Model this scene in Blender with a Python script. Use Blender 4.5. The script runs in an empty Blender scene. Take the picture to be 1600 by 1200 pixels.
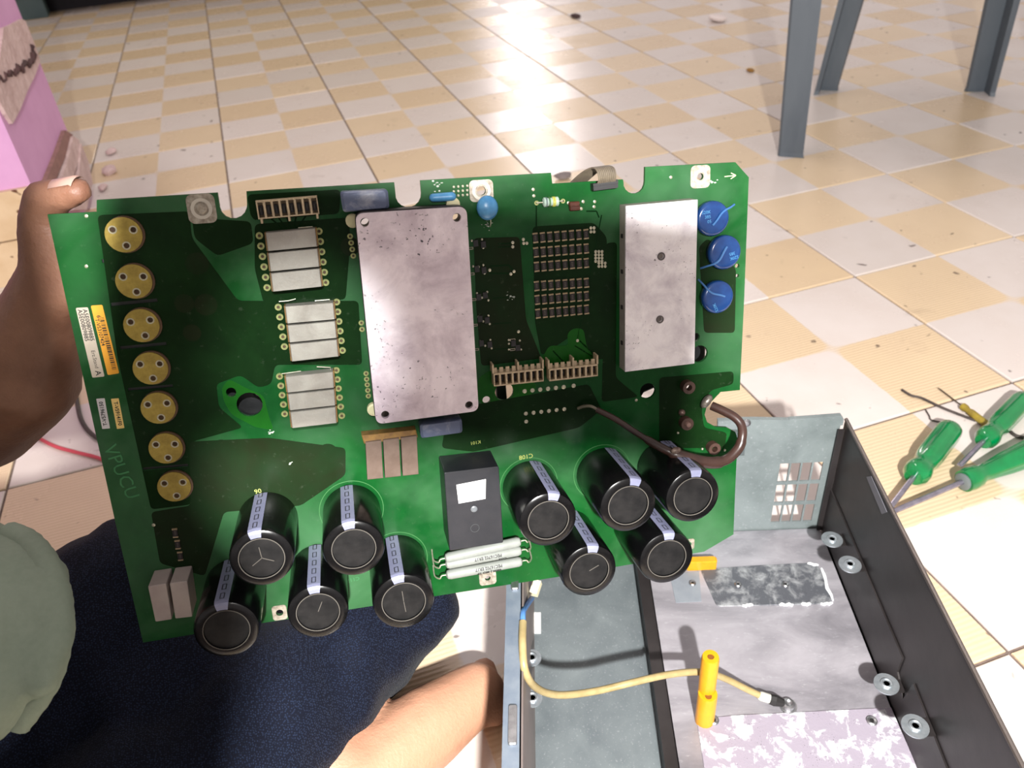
import bpy, bmesh, math, random
from mathutils import Vector, Matrix, noise
random.seed(7)
scene = bpy.context.scene
COL = scene.collection
PI = math.pi

# ------------------------------------------------------------------ camera
F = 1260.57                                   # focal length for a 1600 px wide frame
RC = Matrix(((0.3178281931, 0.9454419295, -0.0715876913),     # rows: right, down, forward
             (0.5405230133, -0.2427031896, -0.8055619367),
             (-0.7789865928, 0.2173355001, -0.5881710369)))
CAM = Vector((1.1832631, -0.8043212, 0.6302502))
cd = bpy.data.cameras.new('camera'); cam = bpy.data.objects.new('camera', cd); COL.objects.link(cam)
cd.sensor_width = 36; cd.lens = F / 1600 * 36; cd.clip_start = 0.01; cd.clip_end = 60
M = RC.transposed().to_4x4() @ Matrix.Diagonal((1, -1, -1, 1)); M.translation = CAM
cam.matrix_world = M
cd.dof.use_dof = True; cd.dof.focus_distance = 0.53; cd.dof.aperture_fstop = 13
scene.camera = cam

def ray(px, py):
    return RC.transposed() @ Vector(((px - 800) / F, (py - 600) / F, 1))
def at(px, py, z=0.0):                        # where a line of sight meets the level z
    d = ray(px, py); s = (z - CAM.z) / d.z
    return CAM + d * s
def deep(px, py, depth):                      # the point at a given distance in front of the lens
    return CAM + ray(px, py) * depth

# ------------------------------------------------------------------ world, lamps, exposure
vs = scene.view_settings
scene.display_settings.display_device = 'sRGB'
vs.view_transform = 'Standard'; vs.look = 'None'; vs.gamma = 1; vs.use_curve_mapping = False
vs.exposure = 0.18
w = bpy.data.worlds.new('room_air'); scene.world = w; w.use_nodes = True
w.node_tree.nodes['Background'].inputs[0].default_value = (1.0, 0.89, 0.86, 1)
w.node_tree.nodes['Background'].inputs[1].default_value = 0.56

def lamp(name, kind, loc, energy, color, size=0.1, target=None, **k):
    l = bpy.data.lights.new(name, kind); l.energy = energy; l.color = color
    if kind == 'AREA':
        l.shape = 'RECTANGLE'; l.size = size; l.size_y = k.get('size_y', size)
    else: l.shadow_soft_size = size
    if kind == 'SPOT':
        l.spot_size = math.radians(k['cone']); l.spot_blend = k['blend']
    o = bpy.data.objects.new(name, l); COL.objects.link(o); o.location = loc
    if target is not None:
        o.rotation_euler = (Vector(target) - Vector(loc)).to_track_quat('-Z', k.get('up', 'Y')).to_euler()
    return o
# work lamp behind the lens (it throws the shadow of the phone), and the tubes of the room
WORK = CAM - ray(600, 500) * 0.55
lamp('work_lamp', 'SPOT', WORK, 160, (1.0, 0.98, 0.95), 0.018, at(1180, 760, 0.1), cone=112, blend=0.6)
_f = at(835, 215); _d = (_f - CAM).normalized(); _d.z = -_d.z                 # the tube mirrored in the glazed tiles
TUBE = _f + _d * (2.5 / _d.z)
lamp('ceiling_tube', 'AREA', TUBE, 120, (1.0, 0.90, 0.86), 1.5, size_y=0.05)
lamp('second_tube', 'AREA', (-1.0, -0.4, 2.6), 9, (1.0, 0.90, 0.86), 1.2, size_y=0.10)
SPOT2 = CAM + RC.transposed() @ Vector((-0.02, -0.10, -0.05))
lamp('added_patch_spot', 'SPOT', SPOT2, 22, (0.96, 1.0, 0.98), 0.006, deep(474, 562, 0.5), cone=15, blend=1.0)  # added spot without a real source, makes the bright patch on the board

# ------------------------------------------------------------------ materials
def s2l(c):
    return tuple(((v / 255) / 12.92 if v / 255 <= 0.04045 else ((v / 255 + 0.055) / 1.055) ** 2.4) for v in c) + (1,)
class N:
    def __init__(s, name):
        s.m = bpy.data.materials.new(name); s.m.use_nodes = True; s.t = s.m.node_tree
        s.b = s.t.nodes['Principled BSDF']; s.out = s.t.nodes['Material Output']
    def n(s, t, **k):
        x = s.t.nodes.new(t)
        for a, v in k.items(): setattr(x, a, v)
        return x
    def l(s, a, b): s.t.links.new(a, b)
    def coord(s, kind='Object', scale=(1, 1, 1), rot=(0, 0, 0)):
        c = s.n('ShaderNodeTexCoord'); mp = s.n('ShaderNodeMapping')
        mp.inputs['Scale'].default_value = scale; mp.inputs['Rotation'].default_value = rot
        s.l(c.outputs[kind], mp.inputs[0]); return mp.outputs[0]
    def noise(s, vec, scale, detail=4, rough=0.55, dist=0):
        x = s.n('ShaderNodeTexNoise'); x.inputs['Scale'].default_value = scale; x.inputs['Detail'].default_value = detail
        x.inputs['Roughness'].default_value = rough; x.inputs['Distortion'].default_value = dist
        s.l(vec, x.inputs['Vector']); return x.outputs[0]
    def ramp(s, f, a, b, ca=(0, 0, 0, 1), cb=(1, 1, 1, 1)):
        x = s.n('ShaderNodeValToRGB'); e = x.color_ramp.elements
        e[0].position = a; e[1].position = b; e[0].color = ca; e[1].color = cb
        s.l(f, x.inputs[0]); return x.outputs[0]
    def mix(s, f, a, b, mode='MIX'):
        x = s.n('ShaderNodeMix', data_type='RGBA', blend_type=mode)
        for v, i in ((f, 0), (a, 6), (b, 7)):
            if hasattr(v, 'links'): s.l(v, x.inputs[i])
            else: x.inputs[i].default_value = v
        return x.outputs[2]
    def math(s, op, a, b=0.0):
        x = s.n('ShaderNodeMath', operation=op)
        for v, i in ((a, 0), (b, 1)):
            if hasattr(v, 'links'): s.l(v, x.inputs[i])
            else: x.inputs[i].default_value = v
        return x.outputs[0]
    def bump(s, h, strength=0.3, dist=0.001):
        x = s.n('ShaderNodeBump'); x.inputs['Strength'].default_value = strength; x.inputs['Distance'].default_value = dist
        s.l(h, x.inputs['Height']); s.l(x.outputs[0], s.b.inputs['Normal'])
    def set(s, **k):
        for a, v in k.items():
            i = s.b.inputs[{'rough': 'Roughness', 'metal': 'Metallic', 'coat': 'Coat Weight', 'trans': 'Transmission Weight', 'spec': 'Specular IOR Level', 'sub': 'Subsurface Weight', 'ior': 'IOR', 'col': 'Base Color', 'sheen': 'Sheen Weight'}[a]]
            if hasattr(v, 'links'): s.l(v, i)
            else: i.default_value = v
MATS = {}
def mat(name, c1, c2=None, rough=0.5, metal=0, vscale=60, lo=0.35, hi=0.65, bump=0, bscale=400, bdist=0.0006, stretch=(1, 1, 1), **k):
    if name in MATS: return MATS[name]
    s = N(name); v = s.coord(scale=stretch)
    s.set(rough=rough, metal=metal, **k)
    if c2:
        f = s.ramp(s.noise(v, vscale, 5, 0.6), lo, hi)
        s.set(col=s.mix(f, s2l(c1), s2l(c2)))
    else: s.set(col=s2l(c1))
    if bump: s.bump(s.noise(v, bscale, 3), bump, bdist)
    MATS[name] = s.m; return s.m

def tile_material():
    s = N('tile_glaze'); v = s.coord()
    sep = s.n('ShaderNodeSeparateXYZ'); s.l(v, sep.inputs[0]); x, y = sep.outputs[0], sep.outputs[1]
    wob = s.math('MULTIPLY', s.math('SUBTRACT', s.noise(v, 60, 3), 0.5), 0.004)
    p = s.math('MULTIPLY', s.math('ADD', x, wob), s.math('ADD', y, wob))
    chk = s.ramp(s.math('ADD', s.math('MULTIPLY', p, 4000), 0.5), 0.3, 0.7)
    info = s.n('ShaderNodeObjectInfo'); geo = s.n('ShaderNodeNewGeometry')
    white = s.mix(info.outputs['Random'], s2l((218, 209, 204)), s2l((210, 201, 195)))
    beige = s.mix(info.outputs['Random'], s2l((214, 190, 156)), s2l((220, 198, 166)))
    cloud = s.ramp(s.noise(geo.outputs['Position'], 9, 5, 0.6), 0.3, 0.75)
    col = s.mix(chk, white, beige)
    col = s.mix(s.math('MULTIPLY', cloud, 0.22), col, s2l((172, 150, 128)))
    # grime specks and smears lying on the glaze
    sp = s.ramp(s.noise(geo.outputs['Position'], 46, 2, 0.5, 0.3), 0.71, 0.76)
    big = s.ramp(s.noise(geo.outputs['Position'], 13, 4, 0.6, 0.8), 0.66, 0.80)
    col = s.mix(s.math('MULTIPLY', sp, 0.75), col, s2l((72, 56, 50)))
    col = s.mix(s.math('MULTIPLY', big, 0.35), col, s2l((120, 104, 92)))
    s.set(col=col, rough=s.math('ADD', s.math('MULTIPLY', cloud, 0.12), 0.20), spec=0.5)
    wv = s.n('ShaderNodeTexWave', wave_type='BANDS', bands_direction='X'); s.l(v, wv.inputs['Vector'])
    wv.inputs['Scale'].default_value = 62; wv.inputs['Distortion'].default_value = 0.6; wv.inputs['Detail'].default_value = 1
    h = s.math('MULTIPLY', wv.outputs['Fac'], s.math('ADD', s.math('MULTIPLY', chk, 0.8), 0.06))
    s.bump(h, 0.24, 0.0010)
    return s.m

def board_material(name, c1, c2, trans, rough=0.26, dusty=0.0):
    s = N(name); v = s.coord()
    f = s.ramp(s.noise(v, 26, 5, 0.6, 0.5), 0.3, 0.72)
    col = s.mix(f, s2l(c1), s2l(c2))
    dust = s.ramp(s.noise(v, 240, 4, 0.6), 0.62, 0.85)
    col = s.mix(s.math('MULTIPLY', dust, 0.12), col, s2l((150, 160, 140)))
    haze = s.ramp(s.noise(v, 9, 4, 0.55, 0.6), 0.42, 0.72)
    col = s.mix(s.math('MULTIPLY', haze, dusty), col, s2l((112, 152, 118)))
    s.set(col=col, rough=rough, spec=0.22 if trans else 0.07)
    s.bump(s.noise(v, 120, 2), 0.1, 0.0004)
    if trans:
        tr = s.n('ShaderNodeBsdfTranslucent'); s.l(col, tr.inputs[0])
        mx = s.n('ShaderNodeMixShader'); mx.inputs[0].default_value = trans
        s.l(s.b.outputs[0], mx.inputs[1]); s.l(tr.outputs[0], mx.inputs[2]); s.l(mx.outputs[0], s.out.inputs[0])
    return s.m

def paste_material(name, under, paste, lo, hi, scale=30, pits=True, metal=0.0, rough=0.5):
    s = N(name); v = s.coord()
    big = s.noise(v, scale, 7, 0.66, 0.35)
    f = s.ramp(big, lo, hi)
    col = s.mix(f, s2l(under), s2l(paste))
    if pits:
        pt = s.ramp(s.noise(v, scale * 16, 2, 0.5), 0.65, 0.69)
        zone = s.ramp(s.noise(v, scale * 1.3, 3), 0.5, 0.62)
        col = s.mix(s.math('MULTIPLY', pt, zone), col, s2l((58, 54, 60)))
    s.set(col=col, rough=rough, metal=metal)
    s.bump(s.math('ADD', big, s.math('MULTIPLY', s.noise(v, scale * 8, 4), 0.3)), 0.45, 0.0012)
    return s.m

def brushed(name, c1, c2, rough=0.38, metal=0.85, stretch=(1, 1, 1), scale=14):
    s = N(name); v = s.coord(scale=stretch)
    f = s.ramp(s.noise(v, scale, 6, 0.62, 0.6), 0.28, 0.74)
    col = s.mix(f, s2l(c1), s2l(c2))
    fine = s.ramp(s.noise(v, scale * 22, 3, 0.6), 0.60, 0.80)
    col = s.mix(s.math('MULTIPLY', fine, 0.25), col, s2l((225, 225, 230)))
    s.set(col=col, metal=metal, rough=s.math('ADD', s.math('MULTIPLY', f, 0.18), rough))
    s.bump(s.noise(v, scale * 12, 4), 0.12, 0.0006)
    return s.m

def fabric(name, c1, c2, scale, strength, rough=0.9, dots=False):
    s = N(name); v = s.coord()
    if dots:
        vo = s.n('ShaderNodeTexVoronoi'); vo.inputs['Scale'].default_value = scale; vo.inputs['Randomness'].default_value = 0.65
        s.l(v, vo.inputs['Vector']); h = s.ramp(vo.outputs['Distance'], 0.18, 0.5)
        col = s.mix(h, s2l(c2), s2l(c1))
    else:
        h = s.noise(v, scale, 3, 0.6); big = s.ramp(s.noise(v, 18, 4), 0.35, 0.65)
        col = s.mix(s.math('MULTIPLY', s.math('ADD', h, big), 0.5), s2l(c1), s2l(c2))
    s.set(col=col, rough=rough, spec=0.08, sheen=0.05)
    s.bump(h, strength, 0.0007)
    return s.m

def skin_material():
    s = N('skin'); v = s.coord()
    f = s.ramp(s.noise(v, 32, 5, 0.6), 0.3, 0.7)
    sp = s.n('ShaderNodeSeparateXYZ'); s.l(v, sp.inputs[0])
    foot = s.ramp(sp.outputs[2], 0.07, 0.11, (1, 1, 1, 1), (0, 0, 0, 1))           # lamplight on the foot put into the colour: low skin is paler
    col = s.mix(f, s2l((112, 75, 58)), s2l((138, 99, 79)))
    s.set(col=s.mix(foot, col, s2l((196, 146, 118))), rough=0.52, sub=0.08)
    s.b.inputs['Subsurface Radius'].default_value = (0.01, 0.004, 0.002)
    h = s.math('ADD', s.noise(v, 90, 4), s.math('MULTIPLY', s.noise(v, 420, 3), 0.6))
    s.bump(h, 0.5, 0.0013)
    return s.m

# ------------------------------------------------------------------ mesh helpers
class MB:                                      # collects shapes, then links them as ONE object
    def __init__(s): s.v = []; s.f = []; s.mi = []; s.cur = 0
    def add(s, vs_, fs):
        o = len(s.v); s.v += [Vector(p) for p in vs_]; s.f += [[i + o for i in q] for q in fs]; s.mi += [s.cur] * len(fs); return s
    def box(s, c, d, m=None):
        x, y, z = (t / 2 for t in d); c = Vector(c)
        p = [Vector((a * x, b * y, e * z)) for e in (-1, 1) for b in (-1, 1) for a in (-1, 1)]
        if m: p = [m @ q for q in p]
        return s.add([q + c for q in p], [(0, 2, 3, 1), (4, 5, 7, 6), (0, 1, 5, 4), (2, 6, 7, 3), (0, 4, 6, 2), (1, 3, 7, 5)])
    def loft(s, rings, cap=True, closed=True):
        n = len(rings[0]); vs_ = [p for r in rings for p in r]; fs = []
        for k in range(len(rings) - 1):
            for i in range(n if closed else n - 1):
                j = (i + 1) % n; fs.append((k * n + i, k * n + j, (k + 1) * n + j, (k + 1) * n + i))
        if cap: fs.append(tuple(reversed(range(n)))); fs.append(tuple(range((len(rings) - 1) * n, len(rings) * n)))
        return s.add(vs_, fs)
    def prism(s, poly, z0, z1, bev=0.0):
        c = Vector((sum(p[0] for p in poly) / len(poly), sum(p[1] for p in poly) / len(poly), 0))
        if sum(poly[i][0] * poly[(i + 1) % len(poly)][1] - poly[(i + 1) % len(poly)][0] * poly[i][1] for i in range(len(poly))) < 0: poly = poly[::-1]
        rings = [[Vector((p[0], p[1], z0)) for p in poly]]
        if bev:
            rings.append([Vector((p[0], p[1], z1 - bev)) for p in poly])
            r = [];
            for p in poly:
                q = Vector((p[0], p[1], 0)); dd = (c - q); L = dd.length
                q2 = q + dd / L * bev * 1.4; r.append(Vector((q2.x, q2.y, z1)))
            rings.append(r)
        else: rings.append([Vector((p[0], p[1], z1)) for p in poly])
        return s.loft(rings)
    def lathe(s, prof, n=24, m=None, flute=None):          # prof: (radius, height along z)
        rings = []
        for r, z in prof:
            ring = []
            for i in range(n):
                a = 2 * PI * i / n; rr = max(r, 1e-5)
                if flute: rr *= flute(a, z)
                p = Vector((rr * math.cos(a), rr * math.sin(a), z)); ring.append(m @ p if m else p)
            rings.append(ring)
        return s.loft(rings)
    def tube(s, pts, r, n=10, cap=True):
        pts = [Vector(p) for p in pts]; rings = []; rr = r if isinstance(r, (list, tuple)) else [r] * len(pts)
        t = (pts[1] - pts[0]).normalized(); u = t.orthogonal().normalized()
        for i, p in enumerate(pts):
            t = (pts[min(i + 1, len(pts) - 1)] - pts[max(i - 1, 0)]).normalized()
            u = (u - t * u.dot(t)).normalized(); v = t.cross(u)
            rings.append([p + (u * math.cos(2 * PI * k / n) + v * math.sin(2 * PI * k / n)) * rr[i] for k in range(n)])
        return s.loft(rings, cap)
    def ball(s, c, r, n=12, sc=(1, 1, 1)):
        c = Vector(c); rings = []
        for k in range(n // 2 + 1):
            a = -PI / 2 + PI * k / (n // 2); q = max(math.cos(a), 1e-3)
            rings.append([c + Vector((r * q * math.cos(2 * PI * i / n) * sc[0], r * q * math.sin(2 * PI * i / n) * sc[1], r * math.sin(a) * sc[2])) for i in range(n)])
        return s.loft(rings)
    def cone(s, a, ra, b, rb, n=12):                       # tapered limb with round ends
        a, b = Vector(a), Vector(b); s.ball(a, ra, n); s.ball(b, rb, n)
        return s.tube([a, b], [ra, rb], n)
    def slab(s, outer, holes, z0, z1):                     # plate with real holes
        bm = bmesh.new(); loops = []
        for lp in [outer] + holes:
            vs_ = [bm.verts.new((p[0], p[1], 0)) for p in lp]; loops.append(vs_)
            for i in range(len(vs_)): bm.edges.new((vs_[i], vs_[(i + 1) % len(vs_)]))
        bmesh.ops.triangle_fill(bm, use_beauty=True, use_dissolve=False, edges=bm.edges[:])
        bm.verts.index_update(); tri = [[v.index for v in f.verts] for f in bm.faces]
        pts = [v.co.copy() for v in bm.verts]; n = len(pts)
        ids = [[v.index for v in lp] for lp in loops]; bm.free()
        fs = []
        for t in tri:
            a, b, c = (pts[i] for i in t)
            if (b - a).cross(c - a).z < 0: t = t[::-1]
            fs.append(t); fs.append([i + n for i in t[::-1]])
        for li, lp in enumerate(ids):
            ar = sum(pts[lp[i]].x * pts[lp[(i + 1) % len(lp)]].y - pts[lp[(i + 1) % len(lp)]].x * pts[lp[i]].y for i in range(len(lp)))
            if (ar > 0) != (li == 0): lp = lp[::-1]
            for i in range(len(lp)):
                j = (i + 1) % len(lp); fs.append((lp[j], lp[i], lp[i] + n, lp[j] + n))
        return s.add([Vector((p.x, p.y, z1)) for p in pts] + [Vector((p.x, p.y, z0)) for p in pts], fs)
    def mesh(s, name, mats, smooth=False):
        me = bpy.data.meshes.new(name); me.from_pydata(s.v, [], s.f)
        for m in (mats if isinstance(mats, (list, tuple)) else [mats]): me.materials.append(m)
        me.polygons.foreach_set('material_index', s.mi)
        if smooth:
            me.polygons.foreach_set('use_smooth', [True] * len(me.polygons))
            me.set_sharp_from_angle(angle=math.radians(smooth if smooth is not True else 40))
        me.update(); return me
    def build(s, name, mats, parent=None, smooth=False, matrix=None):
        o = bpy.data.objects.new(name, s.mesh(name, mats, smooth)); COL.objects.link(o)
        if parent is not None: o.parent = parent
        if matrix is not None: o.matrix_local = matrix
        return o
def tag(o, label=None, cat=None, group=None, kind=None):
    for k, v in (('label', label), ('category', cat), ('group', group), ('kind', kind)):
        if v: o[k] = v
    return o
def empty(name, m):
    o = bpy.data.objects.new(name, None); COL.objects.link(o); o.empty_display_size = 0.05
    o.matrix_world = m if isinstance(m, Matrix) else Matrix.Translation(m); return o
def place(name, me, parent, loc, rotz=0):
    o = bpy.data.objects.new(name, me); COL.objects.link(o); o.parent = parent; o.location = loc; o.rotation_euler[2] = rotz; return o
def circle(c, r, n=20, ry=None, a0=0):
    return [(c[0] + r * math.cos(a0 + 2 * PI * i / n), c[1] + (ry or r) * math.sin(a0 + 2 * PI * i / n)) for i in range(n)]
def rrect(x0, y0, x1, y1, r, n=5):
    p = []
    for cx, cy, a in ((x1 - r, y1 - r, 0), (x0 + r, y1 - r, PI / 2), (x0 + r, y0 + r, PI), (x1 - r, y0 + r, 1.5 * PI)):
        p += [(cx + r * math.cos(a + PI / 2 * k / n), cy + r * math.sin(a + PI / 2 * k / n)) for k in range(n + 1)]
    return p
def rpoly(pts, r, n=4):                                    # polygon with rounded corners
    out = []
    for i, p in enumerate(pts):
        p = Vector(p[:2]); a = Vector(pts[i - 1][:2]); b = Vector(pts[(i + 1) % len(pts)][:2])
        u = p + (a - p).normalized() * r; v = p + (b - p).normalized() * r
        for k in range(n + 1):
            t = k / n; q = u * (1 - t) ** 2 + p * 2 * t * (1 - t) + v * t * t; out.append((q.x, q.y))
    return out
def spline(pts, per=8):
    pts = [Vector(p) for p in pts]; out = []
    for i in range(len(pts) - 1):
        p0, p1, p2, p3 = pts[max(i - 1, 0)], pts[i], pts[i + 1], pts[min(i + 2, len(pts) - 1)]
        for k in range(per):
            t = k / per
            out.append(0.5 * ((2 * p1) + (p2 - p0) * t + (2 * p0 - 5 * p1 + 4 * p2 - p3) * t * t + (3 * p1 - p0 - 3 * p2 + p3) * t ** 3))
    return out + [pts[-1]]
def frame(x, y, z, o):
    m = Matrix.Identity(4)
    for i, a in enumerate((x, y, z)): m.col[i] = (*a, 0)
    m.col[3] = (*o, 1); return m
def align(a, b):                                           # matrix whose z axis runs from a to b
    a, b = Vector(a), Vector(b); z = (b - a).normalized(); q = z.to_track_quat('Z', 'Y'); m = q.to_matrix().to_4x4(); m.translation = a; return m
def evaluated(o):
    dg = bpy.context.evaluated_depsgraph_get(); dg.update()
    return bpy.data.meshes.new_from_object(o.evaluated_get(dg))
def lettering(text, size, m, parent, matrix, name='lettering', align_x='CENTER', squeeze=1.0, bold=0.0):
    c = bpy.data.curves.new(name, 'FONT'); c.body = text; c.size = size; c.align_x = align_x; c.align_y = 'CENTER'; c.resolution_u = 2
    c.offset = bold
    t = bpy.data.objects.new(name, c); COL.objects.link(t)
    me = evaluated(t); bpy.data.objects.remove(t); bpy.data.curves.remove(c)
    me.materials.clear(); me.materials.append(m)
    for v in me.vertices: v.co.x *= squeeze
    o = bpy.data.objects.new(name, me); COL.objects.link(o); o.parent = parent; o.matrix_local = matrix; return o
def blob(mb, name, m, parent=None, voxel=0.006, smooth=6, folds=None):   # many overlapping limbs -> one continuous skin
    o = mb.build(name, m)
    r = o.modifiers.new('r', 'REMESH'); r.mode = 'VOXEL'; r.voxel_size = voxel; r.use_smooth_shade = True
    sm = o.modifiers.new('s', 'SMOOTH'); sm.iterations = smooth; sm.factor = 0.5
    me = evaluated(o); o.modifiers.clear(); old = o.data; o.data = me; bpy.data.meshes.remove(old); me.name = name
    if folds:
        nn = [v.normal.copy() for v in me.vertices]
        for v, q in zip(me.vertices, nn): v.co += q * folds(v.co)
    me.polygons.foreach_set('use_smooth', [True] * len(me.polygons))
    if parent is not None: o.parent = parent
    return o

# ------------------------------------------------------------------ palette
m_tile = tile_material()
m_grout = mat('grout', (120, 104, 96), (92, 80, 74), 0.9, bump=0.3, bscale=300)
m_white = mat('white_print', (236, 236, 232), rough=0.5)
m_ink = mat('black_ink', (24, 22, 22), rough=0.6)
m_black = mat('black_plastic', (20, 20, 22), (34, 34, 36), 0.45, bump=0.1)
m_steel = mat('plain_steel', (150, 150, 152), (180, 180, 182), 0.35, 0.9, vscale=200)
m_tin = mat('tinned_solder', (176, 172, 150), (200, 198, 178), 0.35, 0.7, vscale=500)

# ------------------------------------------------------------------ the floor, tile by tile
T = 0.30
floor_mb = MB().box((-1.0, 0.0, -0.02), (9.5, 8.0, 0.034)); floor = floor_mb.build('floor', m_grout); tag(floor, 'worn floor of beige and white chequered tiles with dark joints', kind='structure')
g = 0.0016; b = 0.0012; hf = T / 2 - g
tb = MB().loft([[Vector((sx * h, sy * h, z)) for sx, sy in ((-1, -1), (1, -1), (1, 1), (-1, 1))] for h, z in ((hf, -0.006), (hf, -b), (hf - b, 0.0))])
tile_me = tb.mesh('tile', m_tile)
def seen(p, mg):
    q = RC @ (p - CAM)
    if q.z < 0.05: return False
    x, y = 800 + F * q.x / q.z, 600 + F * q.y / q.z
    return -mg < x < 1600 + mg and -mg < y < 1200 + mg
spots = []
for u in range(-12, 6):
    for v in range(-9, 12):
        c = Vector(((u + 0.5) * T, (v + 0.5) * T, 0))
        cn = [c + Vector((a * T / 2, e * T / 2, 0)) for a in (-1, 0, 1) for e in (-1, 0, 1)]
        if any(seen(p, 900) for p in cn): spots.append((not any(seen(p, 10) for p in cn), (c - CAM).length, c))
for _, _, c in sorted(spots, key=lambda q: q[:2])[:296]:
    place('tile', tile_me, floor, (c.x, c.y, random.uniform(-0.0004, 0.0003)))

# ------------------------------------------------------------------ pink pillar with broken plaster
m_pink = mat('pink_paint', (200, 148, 190), (208, 156, 198), 0.6, vscale=12, bump=0.15, bscale=60)
m_plaster = mat('broken_plaster', (208, 184, 180), (186, 160, 156), 0.9, vscale=22, bump=0.7, bscale=70, bdist=0.006)
m_mortar = mat('dark_mortar', (84, 58, 58), (60, 42, 42), 0.95, vscale=40, bump=0.6, bscale=120)
k_ = N('skirting_tile_glaze'); v = k_.coord('Object')
c_ = k_.mix(k_.ramp(k_.noise(v, 30, 4), 0.35, 0.65), s2l((196, 168, 134)), s2l((206, 180, 148)))
c_ = k_.mix(k_.ramp(k_.noise(v, 60, 1, 0.3), 0.70, 0.74), c_, s2l((92, 54, 34)))
k_.set(col=c_, rough=0.45); m_skirt = k_.m
PX, PY = -0.300, -1.190
wall = MB().box((PX - 0.21, PY - 0.7, 0.98), (0.42, 1.4, 1.96)).build('wall_left', m_pink)
tag(wall, 'pink painted pillar with a band of broken plaster at its corner', kind='structure')
# irregular plaster patch on the right-hand face (that face runs back from the corner at y = PY)
def onface(px, py, y=PY):
    d = ray(px, py); s_ = (y - CAM.y) / d.y; p = CAM + d * s_; return (p.x, p.z)
edge = [onface(*q) for q in ((-14, 148), (0, 44), (14, 38), (29, 30), (39, 28), (50, 66), (58, 96), (50, 118), (38, 142), (26, 172), (14, 194), (3, 178))]
edge = [(min(max(x, PX - 0.41), PX + 0.004), z) for x, z in edge]
pm = Matrix(((1, 0, 0, 0), (0, 0, -1, PY), (0, 1, 0, 0), (0, 0, 0, 1)))
MB().prism(edge, -0.006, 0.0025, 0.001).build('plaster_patch', m_plaster, wall, matrix=pm)
cr = [onface(*q, PY + 0.012) for q in ((-8, 134), (6, 124), (16, 116), (25, 112), (32, 106), (40, 108), (46, 100), (53, 92), (56, 84), (53, 70))]
rc_ = random.Random(11); pc = spline([(x, PY + 0.0063, z) for x, z in cr], 5)
pc = [p + Vector((rc_.uniform(-.004, .004), rc_.uniform(0, .002), rc_.uniform(-.006, .006))) for p in pc]
MB().tube(pc, [0.0014 + 0.0030 * min(1, k / 28) * rc_.uniform(0.5, 1.3) for k in range(len(pc))], 6).build('crack', m_mortar, wall)
# skirting: two courses of tile on the near face, broken ones on the right-hand face
for k in range(3):
    for z0, z1 in ((0.0, 0.078), (0.081, 0.163)):
        y1 = PY - 0.0 - k * 0.30; t = MB().box((PX + 0.005, y1 - 0.149, (z0 + z1) / 2), (0.010, 0.297, z1 - z0)).build('skirting_tile', m_skirt, wall)
def facepoly(q, d, th, m, nm):
    pts = [onface(*k, PY + d) for k in q]; pts = [(x, max(z, 0.001)) for x, z in pts]
    MB().prism(pts, -d - th, 0.001, 0.001).build(nm, m, wall, matrix=pm)
facepoly(((97, 204), (109, 211), (104, 232), (90, 262), (76, 296), (58, 300), (66, 284), (84, 240)), 0.002, 0.006, mat('shadow_brown_plaster', (150, 112, 104), (128, 94, 88), 0.9, bump=0.5, bscale=120), 'broken_skirting')  # first strip: shadow on the broken skirting, put into the brown colour
facepoly(((107, 214), (116, 220), (118, 240), (106, 280), (96, 330), (78, 330), (84, 290), (98, 250)), 0.004, 0.010, m_plaster, 'broken_skirting')
facepoly(((116, 226), (128, 256), (134, 288), (124, 330), (104, 330), (112, 280)), 0.004, 0.014, m_plaster, 'broken_skirting')
for i, (px, py, r, lab) in enumerate(((134, 272, 0.018, 'largest pale plaster lump at the pillar foot beside the thumb'), (146, 296, 0.012, 'small greyish plaster lump on the floor right of the thumb'), (124, 244, 0.014, 'pale plaster lump at the foot of the pillar behind the thumb'))):
    p = at(px, py, r * 0.4); p.y = max(p.y, PY + 0.016 + r); mb = MB()
    mb.ball((0, 0, 0), r, 10, (1.5, 0.9, 0.42)); mb.v = [q * (1 + 0.5 * noise.noise(q * 60 + Vector((i, 0, 0)))) for q in mb.v]
    zmin = min(q.z for q in mb.v); p.z = -zmin
    tag(mb.build('plaster_lump', m_plaster, matrix=Matrix.Translation(p)), lab, 'rubble', 'plaster rubble at the pillar')
# pale broken chip leaning at the hand
# ------------------------------------------------------------------ low cabinet far at the back
m_dark = mat('dark_void', (10, 8, 14), (18, 14, 22), 0.8)
m_cream = mat('cream_edge', (176, 172, 130), (160, 158, 118), 0.6)
m_teal = mat('teal_crate', (74, 96, 98), (88, 110, 110), 0.6, vscale=8)
bx = -3.02
cab = empty('low_cabinet', (bx - 0.25, -1.0, 0))
MB().box((0, 0.0, 0.44), (0.50, 2.6, 0.66)).build('body', m_cream, cab)
MB().box((0.258, 0.0, 0.125), (0.016, 2.6, 0.03)).build('bottom_rail', m_cream, cab)
for y in (-0.9, 0.05, 0.95): MB().box((0.254, y, 0.46), (0.010, 0.80, 0.56)).build('door', m_cream, cab)
MB().box((-0.06, 0, 0.055), (0.34, 2.56, 0.11)).build('plinth', m_dark, cab)
crp = at(44, 30, 0)
ft = crp.y + 1.0
MB().prism([(0.12, ft - 0.075), (0.245, ft - 0.085), (0.245, ft + 0.085), (0.12, ft + 0.075)], 0.0, 0.110, 0.004).build('foot', m_teal, cab)
for k in range(3): MB().ball((0.252, ft - 0.06 + k * 0.055, 0.098), 0.012, 10, (0.6, 1, 1)).build('knob', m_cream, cab)
tag(cab, 'cream cabinet on a teal foot at the far end of the floor', 'cabinet')

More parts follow.
